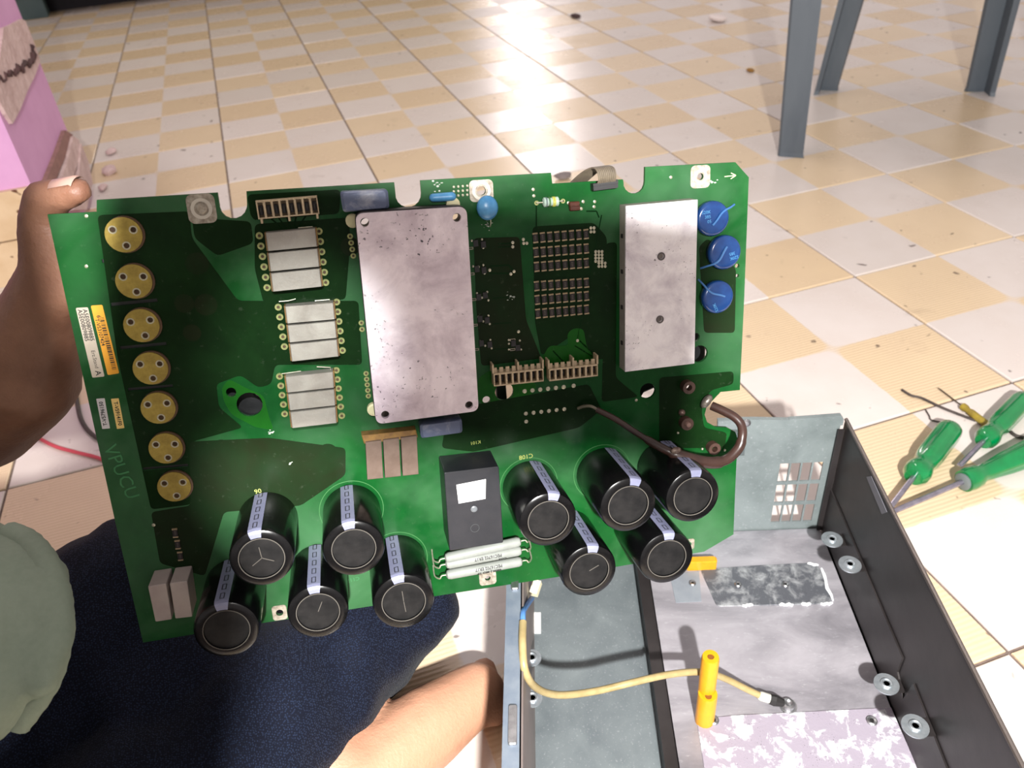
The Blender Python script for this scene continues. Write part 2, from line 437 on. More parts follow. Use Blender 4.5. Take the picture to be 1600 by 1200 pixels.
# ------------------------------------------------------------------ grey plastic chair (its legs show)
m_chair = mat('grey_chair_plastic', (62, 70, 80), (84, 92, 100), 0.5, vscale=10, bump=0.25, bscale=40, bdist=0.002, stretch=(1, 1, 0.25))
L = [Vector((-0.174, 0.190, 0)), Vector((-0.488, 0.500, 0)), Vector((-0.288, 0.797, 0)), Vector((0.198, 0.560, 0))]
cc = sum(L, Vector()) / 4
chair = empty('plastic_chair', (cc.x, cc.y, 0))
tops = [L[0] + Vector((-0.02, -0.005, 0.42)), L[1] + Vector((0.02, 0.045, 0.42)), L[2] + Vector((-0.0, -0.01, 0.42)), L[3] + Vector((-0.03, 0.01, 0.42))]
for i, (p, q) in enumerate(zip(L, tops)):
    p, q = p - Vector((cc.x, cc.y, 0)), q - Vector((cc.x, cc.y, 0))
    out = Vector((p.x, p.y, 0)).normalized(); side = Vector((-out.y, out.x, 0)); mb = MB(); rings = []
    for t in (0, 0.02, 0.5, 1):
        c = p.lerp(q, t); wd = (0.034 + 0.006 * t) * (1.06 if t == 0 else 1); th = 0.009 + 0.003 * t; e = 0.6
        sec = [(-wd, -e * wd), (-wd * 0.1, wd * 0.35), (wd * 0.1, wd * 0.35), (wd, -e * wd), (wd - th, -e * wd - th * 0.6), (0, wd * 0.35 - th * 1.5), (-wd + th, -e * wd - th * 0.6)]
        rings.append([c + side * a + out * bb for a, bb in sec])
    mb.loft(rings).build('leg', m_chair, chair)
seat = [(t.x - cc.x, t.y - cc.y) for t in tops]; k_ = 1.12
seat = rpoly([(x * k_, y * k_) for x, y in seat], 0.06)
MB().prism(seat, 0.405, 0.43, 0.006).build('seat', m_chair, chair)
a_, b_ = Vector(seat[8]) if False else (tops[1] - Vector((cc.x, cc.y, 0))), (tops[2] - Vector((cc.x, cc.y, 0)))
bk = (a_ + b_) / 2; bd = Vector((bk.x, bk.y, 0)).normalized()
mb = MB(); rows = []
for k in range(7):
    z = 0.43 + k * 0.065; off = bd * (0.02 + 0.012 * k); wd = 0.5 + 0.03 * math.sin(k / 6 * PI)
    row = []
    for i in range(9):
        t = i / 8 - 0.5; row.append(bk + (b_ - a_).normalized() * t * wd + off - bd * (0.12 * (4 * t * t)) + Vector((0, 0, z - bk.z)))
    rows.append(row)
fr = [r + [p + bd * 0.008 for p in reversed(r)] for r in rows]
mb.loft(fr).build('backrest', m_chair, chair)
tag(chair, 'grey plastic chair whose legs stand on the tiles behind the board', 'chair')

# ------------------------------------------------------------------ sheet-metal enclosure on the floor
D = Vector((0.94281562, -0.33331472, 0)); Yb = Vector((0.33331472, 0.94281562, 0)); Zb = Vector((0, 0, 1))
BO = Vector((0.7389205, -0.37817162, 0))                    # far right-hand corner
BM = frame(D, Yb, Zb, BO); BI = BM.inverted()
def bz(px, py, z):                                          # sight line meets level z inside the box
    return BI @ at(px, py, z)
def by(px, py, y):
    o = BI @ CAM; d = BI.to_3x3() @ ray(px, py); return o + d * ((y - o.y) / d.y)
def bxp(px, py, x=0.0):
    o = BI @ CAM; d = BI.to_3x3() @ ray(px, py); return o + d * ((x - o.x) / d.x)
BW, BL, BH, PZ, TZ = 0.294, 0.47, 0.165, 0.030, 0.012
m_zinc = brushed('zinc_sheet', (104, 114, 114), (140, 150, 150), 0.4, 0.35, scale=16)
m_tray = brushed('tray_sheet', (98, 106, 110), (122, 130, 132), 0.5, 0.3, scale=24)
m_plate = brushed('aluminium_plate', (112, 110, 116), (186, 182, 188), 0.34, 0.4, (1, 0.35, 1), 22)
m_darkwall = mat('shade_darkened_sheet', (40, 36, 36), (54, 50, 50), 0.42, 0.35, vscale=18, bump=0.15, bscale=90)  # painted sheet, colour darkened further to stand for the right wall's shade
m_lip = mat('blue_grey_sheet', (116, 128, 144), (136, 146, 158), 0.5, 0.4, vscale=60)
box = empty('metal_enclosure', BM)
tag(box, 'open grey sheet-metal enclosure with aluminium plate lying on the floor', 'enclosure')
MB().box((BL / 2, -BW / 2, 0.003), (BL, BW, 0.006)).build('bottom_sheet', m_tray, box)
yl = bz(1018, 916, PZ).y; yr = (bz(1300, 867, PZ).y + bz(1425, 1200, PZ).y) / 2
MB().box((BL / 2, (-BW + yl - 0.012) / 2 + 0.001, TZ - 0.003), (BL - 0.004, yl - 0.012 + BW - 0.006, 0.006)).build('tray', m_tray, box)
MB().box((BL / 2, (yl + yr) / 2, PZ / 2 + 0.003), (BL - 0.004, yr - yl, PZ - 0.006)).build('heat_sink_plate', m_plate, box)
MB().box((BL / 2, yl - 0.0055, PZ / 2 + 0.0015), (BL - 0.004, 0.010, PZ - 0.010)).build('side_flange', m_darkwall, box)
# right wall with hemmed lip and an inner flange
m_ = Matrix.Rotation(0, 4, 'X')
mb = MB().box((BL / 2, 0.0, BH / 2), (BL, 0.0016, BH)); rw = mb.build('side_wall', m_darkwall, box)
MB().tube([(0.0, 0, BH), (BL, 0, BH)], 0.0017, 8).build('rolled_edge', mat('bare_edge', (112, 104, 100), rough=0.35, metal=0.7), rw)
fl = [by(*q, -0.0016) for q in ((1290, 745), (1352, 890), (1411, 1028), (1403, 1050), (1412, 1092), (1428, 1068), (1480, 1200))]
poly = [(p.x, p.z) for p in fl]; poly = [(max(x, 0.004), z) for x, z in poly]
poly = [(0.004, PZ + 0.001)] + poly + [(BL - 0.01, poly[-1][1]), (BL - 0.01, PZ + 0.001)]
pm2 = Matrix(((1, 0, 0, 0), (0, 0, -1, -0.0009), (0, 1, 0, 0), (0, 0, 0, 1)))
MB().prism([p for p in poly], 0, 0.0014).build('inner_flange', m_darkwall, box, matrix=pm2)
sp = [by(*q, -0.0012) for q in ((1354, 745), (1362, 742), (1386, 800), (1378, 803))]
MB().prism([(p.x, min(p.z, BH - 0.003)) for p in sp], 0, 0.0006).build('label', mat('faded_label', (104, 104, 110), rough=0.6), box, matrix=pm2)
# end wall with its grille of twelve openings
me_ = Matrix(((0, 0, 1, 0), (1, 0, 0, 0), (0, 1, 0, 0), (0, 0, 0, 1)))      # local x->Y, y->Z, z->X
TL_, TR_, BL_, BR_ = (bxp(*q) for q in ((1218, 719.5), (1288, 717.5), (1202, 815.5), (1269, 815)))
x0, x1 = (TL_.y + BL_.y) / 2, (TR_.y + BR_.y) / 2; z1, z0 = (TL_.z + TR_.z) / 2, max((BL_.z + BR_.z) / 2, PZ + 0.001)
holes = []
cw = (x1 - x0) / 4; rh = (z1 - z0) / 3
for i in range(4):
    for j in range(3):
        holes.append([(x0 + cw * i + cw * 0.09, z0 + rh * j + rh * 0.03), (x0 + cw * (i + 1) - cw * 0.09, z0 + rh * j + rh * 0.03), (x0 + cw * (i + 1) - cw * 0.09, z0 + rh * (j + 1) - rh * 0.11), (x0 + cw * i + cw * 0.09, z0 + rh * (j + 1) - rh * 0.11)])
h2 = [bxp(*q) for q in ((1128, 668), (1164, 666), (1163, 711), (1128, 712))]
holes.append([(p.y, p.z) for p in h2])
top_r = bxp(1314, 646).z
ew = MB().slab([(-BW + 0.001, 0.006), (-0.004, 0.006), (-0.004, BH - 0.004), (-BW + 0.001, BH - 0.004)], holes, -0.0008, 0.0008).build('end_wall', m_zinc, box, matrix=me_)
p = [bxp(*q) for q in ((1232, 650), (1312, 644), (1316, 650), (1314, 659), (1290, 661), (1285, 659), (1218, 664), (1120, 666), (1120, 652), (1174, 650), (1230, 651))]
MB().prism([(q.y, q.z) for q in p], 0.0009, 0.0050).build('folded_rim', m_zinc, ew)
MB().box((0.004, -0.0040, (BH + PZ) / 2 - 0.004), (0.0014, 0.0055, BH - PZ - 0.008)).build('return_flange', m_darkwall, box)
q = bxp(1164, 655); MB().lathe([(0.004, 0.005), (0.004, 0.0062), (0.002, 0.0068), (0.001, 0.0068)], 12, Matrix.Translation((q.y, q.z, 0))).build('rivet', m_steel, ew)
# left wall: sheet, wide blue-grey lip, inner sheet, clip slot
yo = bz(787, 1089, BH).y
lw = MB().box((BL / 2, yo + 0.0052, BH / 2), (BL, 0.0016, BH)).build('side_wall', m_darkwall, box)
MB().box((BL / 2, yo + 0.0052, BH + 0.0008), (BL, 0.0105, 0.0016)).build('folded_lip', m_lip, lw)
MB().box((BL / 2, yo + 0.0118, BH / 2 + 0.004), (BL - 0.006, 0.0012, BH - 0.012)).build('inner_sheet', mat('brown_grey_sheet', (128, 116, 112), (142, 130, 126), 0.5, 0.4, vscale=30), lw)
for q0, q1 in (((797, 1105), (790, 1168)), ((806, 880), (804, 925))):
    a, c = bz(*q0, BH), bz(*q1, BH)
    MB().prism(rrect(a.x, yo + 0.0035, c.x, yo + 0.009, 0.0015), BH + 0.0016, BH + 0.0036, 0.0006).build('clip', m_steel, lw)
# eyelet tabs sticking out of both side walls
m_tab = mat('zinc_tab', (158, 166, 172), (178, 184, 188), 0.4, 0.75, vscale=200)
def tab(px, py, side):
    if side > 0: y = -0.013; p = by(px, py, y)
    else: p = bz(px, py, 0.075)
    r = 0.0092 if side > 0 else 0.0076
    wallin = -0.0012 if side > 0 else yo + 0.0124
    mm = Matrix.Translation(p)
    t = MB().slab(circle((0, 0), r, 24), [circle((0, 0), 0.0022, 12)], -0.0006, 0.0006).build('tab', m_tab, box, matrix=mm)
    n0, n1 = (r * 0.55, wallin - p.y) if side > 0 else (wallin - p.y, -r * 0.55)
    MB().box((0, (n0 + n1) / 2, -0.0010), (r * 1.5, abs(n1 - n0), 0.0010)).build('neck', m_darkwall if side > 0 else m_tab, t)
    ring = MB(); ring.lathe([(0.0045, 0.0006), (0.0045, 0.0016), (0.0036, 0.0022), (0.0024, 0.0016), (0.0023, 0.0006)], 16).build('collar', m_tab, t)
for q in ((1300, 843), (1328, 882), (1385, 1069), (1430, 1135)): tab(*q, 1)
for q in ((831, 1028), (832, 1091)): tab(*q, -1)
# thermal paste left on the plate
m_paste1 = paste_material('smeared_paste', (88, 90, 96), (170, 172, 174), 0.46, 0.68, 70, True, 0.3, 0.45)
m_paste2 = paste_material('crusted_paste', (150, 142, 154), (214, 216, 218), 0.50, 0.58, 60, True, 0.1, 0.6)
def onplate(pts, z=PZ): return [(bz(*q, z).x, bz(*q, z).y) for q in pts]
pp = MB().prism(rpoly(onplate(((1094, 890), (1180, 884), (1262, 880), (1279, 884), (1301, 944), (1210, 946), (1120, 948))), 0.004), PZ, PZ + 0.0008, 0.0003).build('paste_patch', m_paste1, box)
rim = MB()
for q0, q1 in (((1283, 890), (1300, 940)), ((1160, 947), (1178, 946)), ((1218, 946), (1240, 946)), ((1252, 945), (1266, 945)), ((1284, 945), (1300, 944)), ((1262, 881), (1280, 885))):
    a, c = bz(*q0, PZ), bz(*q1, PZ); pts = [a.lerp(c, k / 5) + Vector((random.uniform(-.001, .001), random.uniform(-.001, .001), 0.0008)) for k in range(6)]
    rim.tube(pts, [0.0010, 0.0016, 0.0013, 0.0017, 0.0014, 0.0008], 6)
rim.build('paste_ridge', mat('white_paste', (232, 234, 236), rough=0.6, bump=0.4), pp)
e = onplate(((1088, 1124), (1150, 1118), (1230, 1114), (1310, 1110), (1392, 1106)))
far = e + [(BL - 0.01, e[-1][1] + 0.01), (BL - 0.01, e[0][1] - 0.006)]
pq = MB().prism(far, PZ, PZ + 0.0012, 0.0005).build('paste_patch', m_paste2, box)
def rivet(px, py, z, r, hole=True):
    p = bz(px, py, z); mb = MB(); mb.lathe([(r, 0), (r, 0.0012), (r * 0.75, 0.0020), (r * 0.42, 0.0016), (r * 0.36, 0.0004)], 14)
    o = mb.build('rivet', m_steel, box, smooth=True, matrix=Matrix.Translation((p.x, p.y, z)))
    MB().lathe([(r * 0.38, 0), (r * 0.38, 0.0014)], 10).build('bore', m_ink, o)
for q in ((1153, 914), (1227, 914), (1082, 912)): rivet(*q, PZ + 0.0007, 0.0032)
for q in ((1115, 1126), (1362, 1127)): rivet(*q, PZ + 0.0011, 0.0042)
# grey rectangle of old adhesive, white stickers
s_ = onplate(((1046, 897), (1092, 893), (1096, 940), (1056, 942)))
MB().prism(s_, PZ, PZ + 0.0006).build('pad', mat('grey_pad', (118, 124, 132), (130, 136, 142), 0.6), box)
t_ = [by(*q, -BW + 0.0055) for q in ((826, 957), (845, 957), (845, 990), (826, 990))]
st = [bz(*q, TZ + 0.001) for q in ((826, 957), (845, 957), (845, 989), (826, 989))]
MB().prism([(p.x, p.y) for p in st], TZ, TZ + 0.0012).build('sticker', m_white, box)
# earth lead: white connector, blue core, yellowed sleeve, lug under a screw
m_lead = mat('yellowed_sleeve', (172, 154, 110), (146, 128, 86), 0.4, vscale=60)
ld = [bz(817, 972, 0.1672), bz(816.5, 1010, 0.1685), bz(821, 1050, 0.160), bz(840, 1076, 0.128), bz(875, 1086, 0.102), bz(930, 1080, 0.088), bz(990, 1066, 0.086), bz(1045, 1054, 0.082), bz(1096, 1050, 0.074), bz(1130, 1059, 0.060), bz(1165, 1076, 0.046), bz(1190, 1088, 0.038)]
wire = MB().tube(spline(ld, 6), 0.0027, 10).build('earth_lead', m_lead, box, smooth=True)
bl_ = [ld[0], bz(817.5, 956, 0.1665), bz(823, 946, 0.150), bz(831, 935, 0.112)]
MB().tube(spline(bl_, 5), 0.0020, 8).build('blue_core', mat('blue_core', (84, 130, 190), rough=0.5), wire, smooth=True)
cp_ = bz(837, 919, 0.098)
mm = Matrix.Translation(cp_) @ Matrix.Rotation(-0.35, 4, 'Z') @ Matrix.Rotation(0.3, 4, 'Y')
mb = MB().box((0, 0, 0), (0.012, 0.0065, 0.0065)).box((-0.002, 0.0, 0.0045), (0.006, 0.004, 0.003)); mb.build('plug', mat('ivory_plastic', (222, 214, 182), rough=0.5), wire, matrix=mm)
lug0, lug1 = bz(1190, 1088, 0.038), bz(1232, 1101, PZ + 0.003)
MB().cone(lug0, 0.0038, lug0.lerp(lug1, 0.3), 0.0036).build('crimp', mat('white_crimp', (196, 196, 184), rough=0.4), wire)
MB().tube([lug0.lerp(lug1, 0.3), lug0.lerp(lug1, 0.5), lug0.lerp(lug1, 0.82)], [0.0040, 0.0046, 0.0030], 8).build('tape', m_ink, wire)
MB().slab(circle((0, 0), 0.0068, 18), [circle((0, 0), 0.0030, 12)], 0, 0.0014).build('lug', m_steel, wire, matrix=Matrix.Translation((lug1.x, lug1.y, PZ + 0.0004)))
MB().lathe([(0.0052, 0.0018), (0.0054, 0.0032), (0.0046, 0.0046), (0.0030, 0.0050), (0.0018, 0.0040), (0.0010, 0.0038)], 18).build('screw', m_steel, wire, smooth=True, matrix=Matrix.Translation((lug1.x, lug1.y, PZ + 0.0002)))
# yellow two-step plastic post
m_yel = mat('yellow_plastic', (220, 154, 22), (208, 142, 16), 0.35, vscale=80, sub=0.1)
pb = bz(1100, 1122, PZ); o = BI @ CAM
tz = 0.0
dd = BI.to_3x3() @ ray(1112, 1030); s1 = ((pb - o).xy.dot(dd.xy)) / dd.xy.dot(dd.xy); tz = (o + dd * s1).z
post = MB(); hh = tz - PZ; Rr = 0.0075
post.lathe([(Rr, 0.0), (Rr, hh * 0.46), (Rr * 0.95, hh * 0.48), (Rr * 0.5, hh * 0.48)], 18, Matrix.Translation((0.002, 0, 0)))
post.lathe([(Rr * 0.88, hh * 0.40), (Rr * 0.88, hh * 0.97), (Rr * 0.8, hh), (Rr * 0.34, hh), (Rr * 0.30, hh - 0.003)], 18, Matrix.Translation((-0.002, 0, 0)))
pst = post.build('post', m_yel, box, smooth=True, matrix=Matrix.Translation((pb.x, pb.y, PZ + 0.0002)))
MB().lathe([(Rr * 0.30, 0), (Rr * 0.30, 0.0006)], 12).build('bore', mat('dark_amber', (120, 70, 10), rough=0.7), pst, matrix=Matrix.Translation((-0.002, 0, hh - 0.001)))
MB().lathe([(Rr * 0.34, 0), (Rr * 0.34, 0.0006)], 12).build('bore', MATS['dark_amber'], pst, matrix=Matrix.Translation((0.0050, 0.0, hh * 0.48 + 0.0002)))
a = bz(1110, 876, PZ + 0.01); MB().prism(rrect(a.x - 0.004, a.y - 0.022, a.x + 0.003, a.y + 0.006, 0.002), PZ + 0.0005, PZ + 0.012, 0.001).build('yellow_clip', m_yel, box)

# ------------------------------------------------------------------ the circuit board
BR3 = Matrix(((0.9765437576, 0.0451574239, -0.2105305123), (-0.1077542350, 0.9490092942, -0.2962606695), (0.1864170442, 0.3119970617, 0.9316150058)))
BT = Vector((-0.2624769926, -0.1014424881, 0.4533560957)) * 0.9935
PW, PHH = 0.4272, 0.2885
RT = RC.transposed()
ax, ayd, azi = (RT @ BR3.col[i] for i in range(3))
org = CAM + RT @ BT + ax * (PW / 2) + ayd * PHH
PMX = frame(ax, -ayd, -azi, org); PIN = PMX.inverted()
def B(px, py, h=0.0):                                       # sight line meets the level h above the board face
    o = PIN @ CAM; d = PIN.to_3x3() @ ray(px, py); p = o + d * ((h - o.z) / d.z); return Vector((p.x, p.y, h))
def Bs(pts, h=0.0): return [tuple(B(*q, h)[:2]) for q in pts]
def Bw(px, py, h): return PMX @ B(px, py, h)
PXM = (B(801, 600) - B(800, 600)).length                    # metres of board per pixel, roughly
pcb = empty('circuit_board', PMX)
tag(pcb, 'green power circuit board with black capacitors held upright above the enclosure', 'circuit board')
m_pcb = board_material('solder_mask_green', (10, 70, 28), (24, 96, 40), 0.32, dusty=0.48)
m_cop = board_material('masked_copper', (12, 31, 12), (19, 46, 19), 0.0)
m_cop2 = board_material('browned_mask', (26, 32, 17), (20, 42, 20), 0.0, dusty=0.03)
m_clear = board_material('bare_laminate', (28, 104, 30), (40, 124, 36), 0.5)
m_pad = mat('ground_pad', (128, 118, 104), (176, 168, 154), 0.5, 0.3, vscale=300, bump=0.4, bscale=700)

def arc(px, py, r, a0, a1, n=7):
    return [(px + r * math.cos(math.radians(a0 + (a1 - a0) * k / n)), py + r * math.sin(math.radians(a0 + (a1 - a0) * k / n))) for k in range(n + 1)]
outline = [(74, 335), (151, 331), (151, 312.5), (340, 301), (343, 320)] + arc(364.5, 320, 21.5, 170, 10) + [(386, 318), (385, 299), (616, 285), (618, 303)] + arc(638, 304, 20, 165, 15) + [(658, 302), (656.5, 282), (861, 270), (863, 287), (973.5, 280.5), (974.5, 286)] + arc(990.5, 286, 16.5, 165, 10) + [(1007.5, 284), (1008, 261), (1149, 253.5), (1170, 277), (1163, 462), (1156, 609.5), (1126, 612.5), (1117, 622), (1104, 636), (1101, 648), (1105, 660), (1118, 667), (1136, 668), (1149, 675), (1152.5, 686), (1149, 760), (1146, 835), (1100, 862), (874, 901), (677, 932), (407, 974), (223.6, 1004), (180, 815), (130, 590)]
holes = []
def hole(px, py, r): c = B(px, py); holes.append(circle(c, r * PXM, 18))
for q in ((390, 632, 18), (361, 613, 7), (788, 612, 14.5), (760, 625, 6), (1012, 611, 13), (1093, 553, 14), (1087, 527, 7), (752, 298, 6.3), (1094, 276, 5), (1077, 606, 5), (1117, 703, 4), (437, 957, 5.5), (762, 903, 4.6), (1152, 415.5, 3.6), (1152, 431, 3), (572, 349, 7), (713, 342, 7), (602, 640, 6), (731, 626, 6)): hole(*q)
for q in (((159, 408), (232, 401)), ((173, 476), (246, 469)), ((187, 544), (260, 537)), ((199, 609), (270, 603)), ((223, 733), (294, 727))):
    a, c = B(*q[0]), B(*q[1]); n_ = Vector((-(c - a).y, (c - a).x, 0)).normalized() * 0.0011
    holes.append([tuple(p[:2]) for p in (a + n_, a - n_, c - n_, c + n_)])
sub = MB().slab(Bs(outline), holes, -0.0024, 0).build('substrate', m_pcb, pcb)
for h_ in holes[-5:]:
    c_ = [sum(p[k] for p in h_) / 4 for k in (0, 1)]
    MB().prism([(c_[0] + (p[0] - c_[0]) * 1.02, c_[1] + (p[1] - c_[1]) * 1.2) for p in h_], -0.014, -0.0016).build('slot_barrier', m_black, pcb)
def rear(pts, d0, d1, name='rear_block'):
    MB().prism([tuple(B(*q, -d0)[:2]) for q in pts], -d1, -d0, 0.001).build(name, m_black, pcb)
rear(((940, 520), (1105, 500), (1102, 572), (1006, 614), (990, 640), (944, 640)), 0.022, 0.040)
rear(((340, 600), (382, 596), (400, 618), (440, 640), (430, 690), (345, 690)), 0.016, 0.034)
rear(((774, 590), (790, 590), (794, 640), (778, 640)), 0.020, 0.024)
rear(((590, 640), (750, 626), (752, 634), (590, 652)), 0.006, 0.016)
def zone(pts, m, h=0.00012, name='copper_plane', r=0.003):
    p = rpoly(Bs(pts), r)
    def inside(q):
        c = False
        for k in range(len(p)):
            (xa, ya), (xb, yb) = p[k - 1], p[k]
            if (ya > q[1]) != (yb > q[1]) and q[0] < (xb - xa) * (q[1] - ya) / (yb - ya) + xa: c = not c
        return c
    hl = [h_ for h_ in holes if all(inside(q) for q in h_)]
    return MB().slab(p, hl, 0.00001, h).build(name, m, sub)
zone(((152, 336), (296, 330), (300, 372), (372, 470), (560, 470), (566, 570), (430, 570), (424, 600), (404, 606), (376, 586), (338, 600), (342, 636), (380, 668), (300, 690), (300, 788), (236, 796), (184, 560)), m_cop)
zone(((296, 690), (420, 684), (540, 700), (540, 742), (470, 790), (350, 800), (320, 900), (250, 880), (236, 800), (298, 790)), m_cop2, 0.00014)
zone(((398, 350), (544, 340), (548, 372), (540, 468), (412, 474), (398, 420)), m_cop, 0.00016)
zone(((740, 372), (812, 370), (816, 424), (822, 500), (846, 560), (752, 572), (744, 480)), m_cop2)
zone(((832, 354), (928, 348), (948, 370), (950, 560), (932, 562), (900, 520), (846, 556), (836, 504)), m_cop, 0.00013)
zone(((700, 640), (920, 600), (940, 640), (905, 668), (740, 706), (690, 700)), m_cop, 0.00013)
zone(((946, 380), (964, 378), (962, 590), (998, 620), (940, 628)), m_cop, 0.00015)
zone(((1092, 385), (1106, 372), (1150, 420), (1148, 520), (1100, 520)), m_cop2)
zone(((1030, 590), (1146, 580), (1146, 600), (1110, 610), (1096, 640), (1100, 668), (1136, 676), (1132, 700), (1030, 700)), m_cop, 0.00014)
zone(((386, 304), (532, 296), (530, 334), (400, 344), (392, 340)), m_cop, 0.00012)
zone(((300, 340), (392, 346), (396, 380), (340, 400), (304, 372)), m_cop, 0.00015)
zone(((346, 606), (358, 592), (380, 604), (412, 618), (420, 650), (428, 672), (400, 668), (362, 648), (350, 628)), m_clear, 0.00005)
zone(((748, 590), (766, 578), (840, 600), (816, 640), (760, 640), (744, 620)), m_clear, 0.00005)
zone(((888, 540), (886, 520), (898, 512), (912, 514), (916, 540), (930, 560), (900, 566), (842, 568), (858, 540)), m_clear, 0.0002)
for q, r_ in (((308, 412), 15), ((288, 474), 13), ((322, 476), 15), ((300, 520), 12), ((346, 700), 13), ((512, 708), 15), ((455, 726), 15), ((332, 762), 14), ((547, 385), 13)):
    c = B(*q); MB().slab(circle(c, r_ * PXM, 24), [], 0.00001, 0.00018).build('dark_land', m_cop2, sub)
# dark traces (flat print)
m_trace = board_material('dark_trace', (6, 34, 12), (8, 42, 14), 0.0)
tr = MB()
def trace(pts, wpx=2.2):
    p = [B(*q, 0.0002) for q in pts]; r = wpx * PXM / 2
    for a, c in zip(p, p[1:]):
        n_ = Vector((-(c - a).y, (c - a).x, 0)).normalized() * r
        tr.add([a + n_, c + n_, c - n_, a - n_], [(3, 2, 1, 0)])
for i in range(5): trace(((418 + i * 15, 337), (436 + i * 8, 352), (440 + i * 8, 358)))
trace(((778, 381), (800, 380))); trace(((778, 386), (800, 385))); trace(((765, 416), (795, 414), (803, 424))); trace(((765, 427), (798, 427)))
trace(((905, 532), (928, 553))); trace(((902, 531), (940, 336), (938, 346)), 1.6); trace(((838, 318), (838, 360)), 2)
trace(((936, 340), (932, 330), (916, 330)), 2); trace(((930, 560), (898, 540)), 2); trace(((880, 565), (864, 548)), 2)
for y in (460, 500, 540): trace(((770, y + 6), (800, y + 4)), 1.5)
tag(tr.build('traces', m_trace, sub), kind='stuff')

# mounting pads with rings
def pad(px, py, wpx, hpx, ring=True, lab=None, bore=5):
    c = B(px, py); wv, hv = wpx * PXM / 2, hpx * PXM / 2
    r0 = rrect(c.x - wv, c.y - hv, c.x + wv, c.y + hv, min(wv, hv) * 0.45)
    o = MB().slab(r0, [circle(c, bore * PXM * 1.02, 18)], 0.0001, 0.0004).build('ground_pad', m_pad, pcb)
    if ring: MB().slab(circle(c, bore * PXM * 2.1, 22), [circle(c, bore * PXM * 1.45, 18)], 0.0004, 0.0008).build('ring', mat('worn_ring', (196, 190, 178), rough=0.5, metal=0.4), o)
    return c
pad(315, 326, 36, 38, bore=6.5); pad(752, 298, 34, 30, bore=6.3); pad(1094, 276, 31, 33, bore=5); pad(437, 957, 22, 26, False, bore=5.5); pad(762, 903, 28, 25, False, bore=4.6); pad(1077, 850, 18, 20, False, bore=4)
c = B(315, 326, 0.0005); MB().lathe([(0.0030, 0), (0.0030, 0.0005), (0.0022, 0.0008), (0.0015, 0.0008)], 18, Matrix.Translation(c)).build('rivet', m_pad, pcb)

# brass discs
m_brass = mat('brass', (178, 156, 76), (150, 130, 62), 0.4, 0.55, vscale=180, bump=0.25, bscale=300)
m_brown = mat('brown_rim', (70, 50, 34), (90, 66, 46), 0.6)
rd = 0.0100
dm = MB().slab(circle((0, 0), rd, 28), [circle((rd * 0.62 * math.cos(a), rd * 0.62 * math.sin(a)), rd * 0.16, 10) for a in (0.45, 2.62, -1.45)], 0.0016, 0.0030).mesh('brass_disc', m_brass)
wm = MB().lathe([(rd * 1.06, 0), (rd * 1.06, 0.0016), (rd * 0.9, 0.0017), (0.001, 0.0017)], 28).mesh('collar', m_brown)
bore = MB().slab(circle((0, 0), rd * 0.24, 12), [circle((0, 0), rd * 0.165, 10)], 0.0030, 0.0032).mesh('eyelet', m_tin)
for i, q in enumerate(((193, 367), (209, 440), (221, 509), (235, 576), (247, 638), (259, 701), (272, 761))):
    c = B(*q, 0.003); o = place('brass_disc', dm, pcb, (c.x, c.y, 0), random.uniform(-.1, .1))
    s_ = 1.0; place('collar', wm, o, (0.0006, 0, 0))
    for a in (0.45, 2.62, -1.45): place('eyelet', bore, o, (rd * 0.62 * math.cos(a), rd * 0.62 * math.sin(a), 0))

# comb-shaped terminal strips
m_comb = mat('beige_comb', (188, 170, 140), (168, 150, 122), 0.5, vscale=200)
def comb(p0, p1, hpx, cells, tabs_up, h=0.009):
    a, c = B(*p0, h), B(*p1, h); u = (c - a); Lg = u.length; u.normalize(); v = Vector((u.y, -u.x, 0))      # v points down the board
    hh_ = hpx * PXM; mm_ = frame(u, -v, Vector((0, 0, 1)), Vector((a.x, a.y, 0)))
    t = 0.0008; cw_ = Lg / cells; mb = MB()
    outer = [(0, 0), (Lg, 0), (Lg, -hh_), (0, -hh_)]
    hl = [[(cw_ * i + t, -t * 1.3), (cw_ * i + t, -hh_ + t), (cw_ * (i + 1) - t * 0.6, -hh_ + t), (cw_ * (i + 1) - t * 0.6, -t * 1.3)] for i in range(cells)]
    mb.slab(outer, hl, 0.0014, h)
    for i in range(cells):
        if tabs_up: mb.box((cw_ * (i + 0.35), 0.0016, h - 0.0022), (cw_ * 0.6, 0.0034, 0.0012))
    for i in ((0, cells // 2, cells) if tabs_up else (0.4, cells / 2, cells - 0.3)):
        if tabs_up: mb.box((cw_ * i, 0.0030, h * 0.5), (0.0011, 0.0060, h * 0.9))
        else: mb.box((cw_ * i, -hh_ - 0.001, 0.004), (0.0012, 0.0030, 0.0050))
    mb.box((Lg / 2, -hh_ / 2, 0.0008), (Lg * 0.98, hh_ * 0.96, 0.0014))
    o = mb.build('terminal_strip', m_comb, pcb, matrix=mm_)
    for i in range(cells):
        MB().box((cw_ * (i + 0.5), -hh_ * 0.55, 0.0030), (cw_ * 0.46, hh_ * 0.5, 0.0030)).box((cw_ * (i + 0.5), -hh_ * 0.55, 0.0052), (cw_ * 0.2, hh_ * 0.34, 0.0016)).build('contact', m_ink, o)
comb((399, 314), (495, 306), 24, 8, False, 0.006)
comb((771, 584), (849, 576), 20, 8, True)
comb((858, 577), (934, 569), 19, 8, True)

